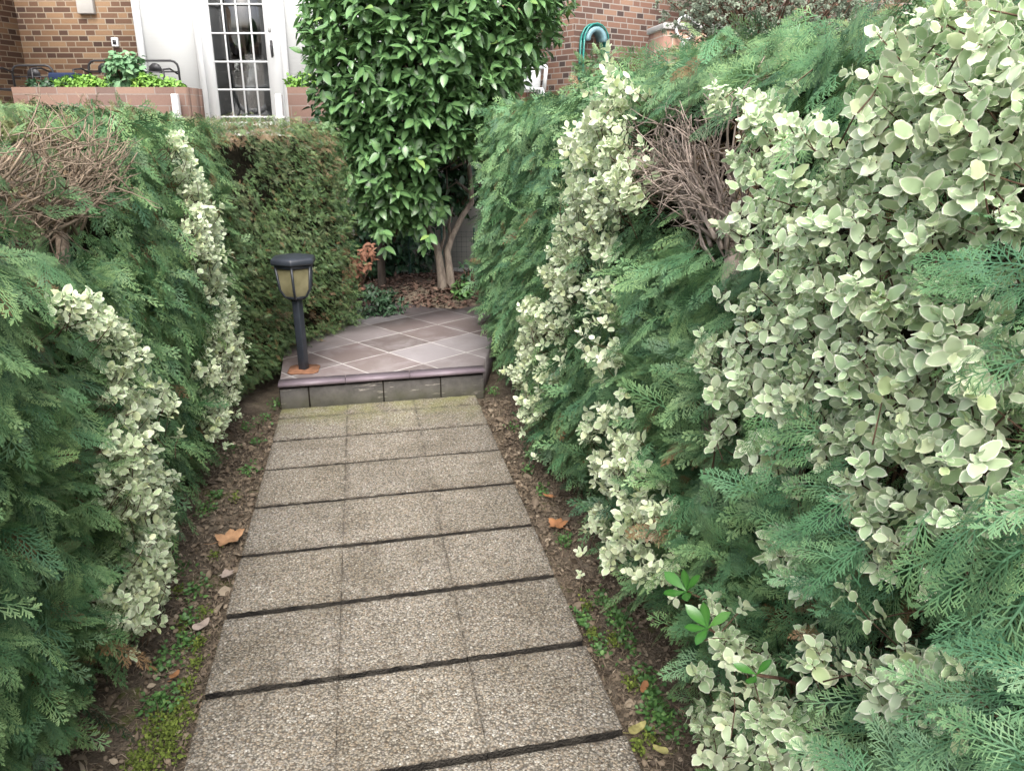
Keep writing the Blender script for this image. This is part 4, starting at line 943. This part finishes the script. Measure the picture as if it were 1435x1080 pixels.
# ------------------------------------------------------------------ house on the raised terrace
def wall(name, mat, parent, p0, p1, z0, z1, thick=.25):
    """upright wall from p0 to p1 (front face on that line), UV in metres"""
    p0, p1 = np.array(p0[:2], float), np.array(p1[:2], float); d = nrm(p1 - p0); n = np.array((-d[1], d[0])); L = np.linalg.norm(p1 - p0)
    q = [p0, p1, p1 + n * thick, p0 + n * thick]; B = Buf(); V = [(*c, z) for z in (z0, z1) for c in q]
    B.add(V, np.array([(3, 2, 1, 0), (4, 5, 6, 7), (0, 1, 5, 4), (1, 2, 6, 5), (2, 3, 7, 6), (3, 0, 4, 7)])); o = B.build(name, mat, parent)
    uv = o.data.uv_layers.new(name='UVMap'); us = [0, L, L + thick, 2 * L + thick]; off = rng.uniform(0, 5)
    for pl in o.data.polygons:
        for li in pl.loop_indices:
            vi = o.data.loops[li].vertex_index; c = vi % 4; z = V[vi][2]
            if pl.index < 2: u, v = ((0, L, L, 0)[c], (0, 0, thick, thick)[c])
            else:
                f = pl.index - 2; u = us[c] if not (f == 3 and c == 0) else 2 * L + 2 * thick; v = z
            uv.data[li].uv = (u + off, v)
    return o
TER = 1.60
B = Buf(); tpoly = [hf(-9, 8.75, 0)[:2], hf(1.2, 8.75, 0)[:2], hf(1.6, 8.4, 0)[:2], hf(9, 8.4, 0)[:2], hf(9, 16, 0)[:2], hf(-9, 16, 0)[:2]]
prism(B, [tuple(p) for p in tpoly], -.1, TER); tag(B.build('terrace', M['render_']), 'raised terrace the house stands on', 'terrace', kind='structure')

FW = 10.3
house = empty('brick_house', hf(-2, 10.5, TER), 'brown brick house with white shutters and a glazed door above the hedges', 'house')
wall('wall', M['brick_tan'], house, hf(-6.02, FW, 0), hf(-4.60, FW, 0), TER, 4.6)
ret = hf(-6.02, FW, 0) + (hf(-.28, -1, 0)) * 3.6
wall('wall', M['brick_tan'], house, ret, hf(-6.02, FW, 0), TER, 4.6)
wall('wall', M['brick_tan'], house, hf(-1.35, FW, 0), hf(.75, FW + .2, 0), TER, 4.6)
wall('wall', M['brick_tan'], house, hf(-4.60, FW + .0, 0), hf(-1.35, FW + .0, 0), 4.08, 4.6)
# red brick wing: corner nearest, one face to each side
cor = hf(.715, 9.72, 0); e_r = hf(2.35, 10.92, 0); e_l = cor + hf(-1.15, 1.56, 0) * .55
wall('wing_wall', M['brick_red'], house, e_l, cor, TER - .3, 4.6, .24); wall('wing_wall', M['brick_red'], house, cor, e_r, TER - .3, 4.6, .24)
e_w = e_r + hf(1.15, -1.56, 0) * .9
wall('wing_wall', M['brick_red'], house, e_r, e_w, TER - .3, 4.6, .24)
e_x = e_w + hf(3.5, .2, 0); wall('wing_wall', M['brick_red'], house, e_w, e_x, TER - .3, 4.6, .24)
B = Buf(); prism(B, [tuple(hf(-7.2, 9.75, 0)[:2]), tuple(hf(.3, 9.75, 0)[:2]), tuple(hf(.3, 14.5, 0)[:2]), tuple(hf(-7.2, 14.5, 0)[:2])], 4.6, 4.8); B.build('porch_roof', M['ceiling'], house)
# roller shutters with their guide rails
def box_hf(B, X0, X1, F0, F1, z0, z1): prism(B, [tuple(hf(X0, F0, 0)[:2]), tuple(hf(X1, F0, 0)[:2]), tuple(hf(X1, F1, 0)[:2]), tuple(hf(X0, F1, 0)[:2])], z0, z1)
for X0, X1 in ((-4.525, -3.88), (-2.77, -1.42)):
    B = Buf(); box_hf(B, X0, X1, FW + .03, FW + .06, TER, 4.08); s_ = B.build('shutter', M['shutter'], house)
    for a in (X0 - .075, X1):
        B = Buf(); box_hf(B, a, a + .075, FW - .02, FW + .08, TER, 4.08); B.build('guide_rail', M['white'], s_)
# door
DX0, DX1 = -3.80, -2.845
B = Buf(); G0, G1 = -3.68, -3.02
for a, b in ((DX0, G0), (G1, DX1)): box_hf(B, a, b, FW - .01, FW + .06, TER, 4.08)
box_hf(B, G0, G1, FW - .01, FW + .06, TER, TER + .10); box_hf(B, G0, G1, FW - .01, FW + .06, 3.98, 4.08)
door = B.build('door', M['white'], house)
B = Buf(); box_hf(B, G0, G1, FW + .02, FW + .028, TER + .10, 3.98); B.build('pane', M['glass'], door)
B = Buf()
for i in range(1, 4): a = G0 + (G1 - G0) * i / 4; box_hf(B, a - .010, a + .010, FW + .004, FW + .018, TER + .10, 3.98)
for i in range(-4, 4):
    z = 2.40 + i * .322
    if TER + .12 < z < 3.95: box_hf(B, G0, G1, FW + .0, FW + .0145, z - .010, z + .010)
B.build('muntin', M['white'], door)
hp = hf(-2.95, FW - .03, 2.58); B = Buf(); B.tube([hp, hp + np.array((0, -.05, .0)), hp + hf(.015, -.05, -.14)], .011, 6)
pb = Buf(); box_hf(B, -2.965, -2.935, FW - .018, FW - .010, 2.46, 2.64); B.build('handle', M['iron'], door)
B = Buf(); box_hf(B, -2.975, -2.94, FW - .022, FW - .0105, 2.74, 2.86); B.build('lock_plate', M['white'], door)
# made-up room behind the door, standing in for reflections in its glass
B = Buf(); box_hf(B, -4.9, -1.4, 13.6, 13.7, TER, 2.5); box_hf(B, -4.9, -4.1, 13.6, 13.7, 2.5, 4.2); box_hf(B, -3.4, -1.4, 13.6, 13.7, 2.5, 4.2); box_hf(B, -5.0, -4.9, 10.7, 13.7, TER, 4.2); box_hf(B, -4.1, -3.4, 13.6, 13.7, 3.6, 4.2); B.build('room_wall', M['room'], house)  # opening in the back wall added to let daylight in
B = Buf(); box_hf(B, -2.86, -2.76, 10.7, 13.6, TER, 4.2); B.build('room_wall', M['terracotta'], house)  # added wall in place of the brick mirrored in the glass
B = Buf(); box_hf(B, -5, -1.4, 10.6, 13.7, 4.2, 4.25); B.build('room_ceiling', M['ceiling'], house)
B = Buf(); box_hf(B, -4.1, -4.05, 13.52, 13.58, 2.5, 3.6); box_hf(B, -3.45, -3.4, 13.52, 13.58, 2.5, 3.6); box_hf(B, -4.05, -3.45, 13.52, 13.58, 2.5, 2.55); box_hf(B, -4.05, -3.45, 13.52, 13.58, 3.02, 3.06); B.build('standin_window', M['cloth'], house)  # added frame in place of the mirrored white window
B = Buf(); box_hf(B, -3.75, -2.95, 11.0, 11.7, TER + .70, TER + .74)
for a, b in ((-3.73, 11.02), (-2.98, 11.02), (-3.73, 11.66), (-2.98, 11.66)): box_hf(B, a, a + .04, b, b + .04, TER, TER + .70)
tag(B.build('side_table', M['cloth'], loc=hf(-3.4, 11.3, TER)), 'small pale table standing behind the glazed door', 'table')
P1, O1 = blob_pts(hf(-3.48, 11.2, TER + .92), (.16, .12, .12), 30); leafy('spider_plant', (P1, O1), M['var_pale'], .16, 3, 'pale drooping spider plant on the table behind the glazed door', 'plant', None, 6, TOB, droop=.9)

B = Buf(); c = hf(-5.13, FW - .03, 3.2); box_hf(B, -5.24, -5.04, FW - .07, FW - .002, 2.93, 3.5); tag(B.build('wall_plaque', M['render_'], loc=c, bevel=.01), 'rough pale plaque fixed high on the tan brick wall', 'plaque')
so_ = empty('wall_socket', hf(-4.86, FW, 2.62), 'little white outdoor socket on the brick wall beside the wide shutter', 'socket')
B = Buf(); box_hf(B, -4.90, -4.82, FW - .035, FW - .002, 2.57, 2.67); B.build('housing', M['white'], so_, bevel=.004); B = Buf(); box_hf(B, -4.88, -4.84, FW - .042, FW - .036, 2.595, 2.645); B.build('outlet', M['iron'], so_)

# planters
def planter(X0, X1, F0, F1, ztop, label):
    root = empty('brick_planter', hf((X0 + X1) / 2, (F0 + F1) / 2, TER), label, 'planter', 'brick planters on the terrace edge')
    wall('wall', M['block'], root, hf(X0, F0, 0), hf(X1, F0, 0), TER - .6, ztop, .1); wall('wall', M['block'], root, hf(X1, F1, 0), hf(X0, F1, 0), TER, ztop, .1)
    wall('wall', M['block'], root, hf(X1, F0 + .1, 0), hf(X1, F1 - .1, 0), TER - .6, ztop, .1); wall('wall', M['block'], root, hf(X0, F1 - .1, 0), hf(X0, F0 + .1, 0), TER - .6, ztop, .1)
    B = Buf(); box_hf(B, X0 + .1, X1 - .1, F0 + .1, F1 - .1, TER, ztop - .05); B.build('soil', M['soil'], root)
planter(-5.25, -3.42, 8.65, 9.1, 2.03, 'long pink brick planter below the iron bench')
planter(-2.36, -.9, 8.65, 9.1, 2.03, 'short pink brick planter right of the glazed door, partly behind the tree')
for X, l in ((-3.51, 'white drainpipe at the end of the long planter'), (-2.43, 'white drainpipe at the start of the short planter right of the door')):
    t_ = empty('drainpipe', hf(X, 8.58, TER - .6), l, 'pipe', 'white pipes in front of the planters'); B = Buf(); box_hf(B, X - .035, X + .035, 8.53, 8.60, TER - .6, 1.96); B.build('pipe', M['pipe'], t_, bevel=.012)
    B = Buf(); box_hf(B, X - .042, X + .042, 8.525, 8.606, TER + .1, TER + .14); B.build('clip', M['white'], t_)
greens = [(-4.98, .20, .10, 'herb', 'dull low tuft at the far end of the long planter'), (-4.66, .20, .15, 'herb', 'bright leafy clump in the long planter, left of the grey green plant'), (-4.38, .18, .13, 'herb', 'bright leafy clump tucked against the left of the grey green plant'), (-3.92, .18, .17, 'herb', 'yellowish bright clump just right of the grey green plant'), (-3.68, .16, .11, 'herb', 'low bright clump at the door end of the long planter'), (-2.24, .17, .17, 'herb', 'bright green clump in the short planter beside the door')]
for X, r_, h_, m_, l in greens:
    P1, O1 = blob_pts(hf(X, 8.86, 2.01 + h_ * .3), (r_ * 1.15, .16, h_ * .75), 130); leafy('bedding_plant', (P1, O1), M['laurel' if 'dull' in l else m_], .045, 5, l, 'plant', 'bedding plants in the brick planters', 8, HERB)
P1, O1 = blob_pts(hf(-4.12, 8.84, 2.20), (.22, .17, .24), 90); leafy('kale_plant', (P1, O1), M['sage'], .075, 5, 'taller grey green leafy plant in the middle of the long planter', 'plant', None, 10, HERB)

# iron bench and chair
def iron_seat(name, X0, X1, Fd, ztop, label, cat, fans):
    root = empty(name, hf((X0 + X1) / 2, Fd - .2, TER), label, cat); p = lambda X, z, f=0.: hf(X, Fd + f, z); r_ = .08
    B = Buf(); arcp = [p(X0, TER + .42), p(X0, ztop - r_)] + [p(X0 + r_ - r_ * cos(t), ztop - r_ + r_ * sin(t)) for t in (.5, 1.05)] + [p(X0 + r_, ztop), p(X1 - r_, ztop)] + [p(X1 - r_ + r_ * sin(t), ztop - r_ + r_ * cos(t)) for t in (.5, 1.05)] + [p(X1, ztop - r_), p(X1, TER + .42)]
    B.tube(arcp, .013, 6); B.tube([p(X0, ztop - .12), p(X1, ztop - .12)], .008, 5); B.tube([p(X0, TER + .46), p(X1, TER + .46)], .009, 5)
    n = max(3, int((X1 - X0) / .16))
    for i in range(1, n): X = X0 + (X1 - X0) * i / n; B.tube([p(X, TER + .46), p(X, ztop - .12)], .006, 5)
    B.build('backrest', M['iron'], root)
    for X in fans:
        B = Buf(); B.add([p(X, ztop - .12)] + [p(X + .075 * cos(t), ztop - .10 + .075 * sin(t), .006 * (-1) ** i) for i, t in enumerate(np.linspace(-.5, pi + .5, 13))], [(0, i, i + 1) for i in range(1, 13)]); m_ = B.build('ornament', M['iron'], root); md = m_.modifiers.new('thick', 'SOLIDIFY'); md.thickness = .01
    B = Buf()
    for i in range(7): box_hf(B, X0, X1, Fd - .42 + i * .06, Fd - .38 + i * .06, TER + .42, TER + .44)
    B.build('seat', M['iron'], root)
    for X in (X0 + .02, X1 - .02):
        for f_ in (-.40, 0.): B = Buf(); B.tube([p(X, TER, f_), p(X, TER + .44, f_)], .014, 6); B.build('leg', M['iron'], root)
        B = Buf(); B.tube([p(X, TER + .44, -.40), p(X, TER + .64, -.38), p(X, TER + .66, -.2), p(X, TER + .62, 0.)], .011, 6); B.build('armrest', M['iron'], root)
iron_seat('garden_bench', -4.90, -3.86, 9.62, 2.36, 'black iron bench with fan ornaments in front of the white shutter', 'bench', (-4.72, -4.13))
iron_seat('garden_chair', -5.72, -5.25, 9.5, 2.30, 'dark iron chair in the brick corner left of the bench', 'chair', (-5.48,))
B = Buf(); box_hf(B, -5.1, -4.82, 9.1, 9.5, TER + .5, TER + .60)
st_ = empty('folding_stool', hf(-4.96, 9.3, TER), 'low stool with a dark blue pad between chair and bench', 'stool'); B.build('pad', M['blue'], st_, bevel=.02)
for a, b in ((-5.08, 9.12), (-4.86, 9.12), (-5.08, 9.46), (-4.86, 9.46)): B = Buf(); box_hf(B, a, a + .025, b, b + .025, TER, TER + .5); B.build('leg', M['iron'], st_)

# hose on its wall bracket
wd = nrm(e_r - cor); wn_ = np.array((wd[1], -wd[0], 0)); hb = cor + wd * .24; hb = np.array((hb[0], hb[1], 0))
hose = empty('garden_hose', hb + wn_ * .1 + np.array((0, 0, TER)), 'teal garden hose hung in loops on a blue grey bracket on the red brick wall', 'hose')
B = Buf(); hz = 2.66
V = []; n = 13
for t in np.linspace(0, pi, n):
    for r_ in (.105, .155):
        for d_ in (.0, .14): V.append(hb + wd * (r_ * cos(t)) + np.array((0, 0, hz - .08 + r_ * sin(t))) + wn_ * d_)
fs = []
for i in range(n - 1):
    b = i * 4; fs += [(b, b + 1, b + 5, b + 4), (b + 2, b + 6, b + 7, b + 3), (b + 1, b + 3, b + 7, b + 5), (b, b + 4, b + 6, b + 2)]
B.add(V, fs + [(0, 2, 3, 1), (n * 4 - 4, n * 4 - 3, n * 4 - 1, n * 4 - 2)]); B.build('bracket', M['bracket'], hose)
B = Buf()
for i in range(6):
    d_ = .03 + .02 * i; r_ = .165 + .012 * (i % 3); L_ = rng.uniform(.75, 1.0); pts = []
    for s in np.linspace(0, 1, 6): pts.append((-r_ - .012 * sin(s * 3), -L_ + s * L_))
    for t in np.linspace(pi, 0, 9): pts.append((r_ * cos(t), r_ * sin(t)))
    for s in np.linspace(0, 1, 6)[1:]: pts.append((r_ + .012 * sin(s * 3), -s * L_))
    for t in np.linspace(0, -pi, 7)[1:-1]: pts.append((r_ * cos(t), -L_ + r_ * .6 * sin(t)))
    B.tube([hb + wd * x + np.array((0, 0, hz - .08 + z)) + wn_ * d_ for x, z in pts], .010, 5)
B.build('hose_coil', M['teal'], hose, smooth=True)

# brick pier with a white ring, white chair, white box
pc = at(962, 60, 7.8); pier = empty('brick_pier', (pc[0], pc[1], 0), 'low tan and pink block pier rising behind the right hedge', 'pier')
d1 = nrm(hf(1, .15, 0)); pw = .62
pa = pc - d1 * .24; pbb = pa + d1 * pw
wall('shaft', M['pierblock'], pier, pa, pbb, 0, 2.56, .5)
dz_ = np.array((-d1[1], d1[0], 0)); B = Buf(); q = [pa - d1 * .02 - dz_ * .02, pbb + d1 * .02 - dz_ * .02, pbb + d1 * .02 + dz_ * .52, pa - d1 * .02 + dz_ * .52]
prism(B, [tuple(v[:2]) for v in q], 2.56, 2.62); B.build('coping', M['concrete'], pier, bevel=.01)
B = Buf(); rc = at(961, 40, 7.72); t_ = np.linspace(.3, 2 * pi - .6, 20); B.tube([rc + d1 * .10 * cos(a) + np.array((0, 0, .11 * sin(a))) for a in t_], .016, 6); B.tube([rc + np.array((0, 0, -.10)) - d1 * .02, rc + np.array((0, 0, -.16)) - d1 * .02, rc + np.array((0, 0, -.17)) + dz_ * .05], .02, 6)
tag(B.build('cable_ring', M['white'], loc=rc), 'white ring of cable hung on the block pier', 'cable')

ch0 = hf(.10, 8.95, TER)
chair = empty('plastic_chair', ch0, 'white plastic chair half hidden behind the tree crown by the red brick corner', 'chair')
cb = lambda X, f, z: ch0 + hf(X, f, z)
B = Buf(); n = 9; V = []
for z, w in ((.42, .20), (.62, .22), (.80, .22), (.90, .17)):
    for t in np.linspace(-1, 1, n): V.append(cb(w * t, .22 - .05 * t * t + (z - .42) * .22, z))
B.add(V, [(k * n + i, k * n + i + 1, k * n + n + i + 1, k * n + n + i) for k in range(3) for i in range(n - 1)]); o = B.build('backrest', M['white'], chair, smooth=True); o.modifiers.new('t', 'SOLIDIFY').thickness = .014
B = Buf(); prism(B, [tuple(cb(x, y, 0)[:2]) for x, y in ((-.23, -.22), (.23, -.22), (.20, .22), (-.20, .22))], TER + .40, TER + .43); B.build('seat', M['white'], chair, bevel=.01)
for x, y in ((-.22, -.21), (.22, -.21), (.19, .22), (-.19, .22)): B = Buf(); B.tube([cb(x * 1.12, y * 1.15, 0), cb(x, y, .41)], [.018, .025], 6); B.build('leg', M['white'], chair)
for sgn in (-1, 1): B = Buf(); B.tube([cb(sgn * .24, -.20, .41), cb(sgn * .26, -.18, .62), cb(sgn * .26, 0, .65), cb(sgn * .22, .22, .66)], .022, 6); B.build('armrest', M['white'], chair)
bc = at(928, 80, 8.6); bx = empty('white_box', (bc[0], bc[1], bc[2] - .12), 'small white box fixed low beside the block pier', 'box'); B = Buf(); B.box(bc, (.14, .1, .22), -.2); B.build('housing', M['white'], bx, bevel=.01); B = Buf(); B.box(bc + np.array((0, -.055, .04)), (.10, .008, .10), -.2); B.build('cover', M['white'], bx)

# greyish shrub above the right hedge, and a low conifer under the hose
P1, O1 = blob_pts(at(1085, 5, 4.6), (.75, .45, .36), 2200); leafy('olive_bush', (P1, O1), M['olive'], .026, 8, 'grey green small leaved bush rising behind the top of the right hedge', 'bush', None, 160, TOB, loc=at(1085, 5, 4.6))
B = Buf(); c = at(845, 108, 8.2); v = nrm(rng.normal(0, 1, (160, 3))); P = c + v * np.array((.30, .2, .22)); T, Rm, S, C, R, _ = conifer(lambda t: None, P, nrm(v + np.array((0, 0, .4))), .10, 5); js = empty('juniper_bush', (c[0], c[1], c[2] - .5), 'small blue green conifer bush below the hanging hose', 'bush')
for q in range(5): m = rng.integers(0, 5, len(T)) == q; inst(B, FR_LO[q], T[m], Rm[m], S[m], R[m], C[m])
B.build('foliage', M['fir_blue'], js); B = Buf(); B.tube([c - np.array((0, 0, .9)), c], [.03, .015], 6); B.build('stem', M['bark_dark'], js)
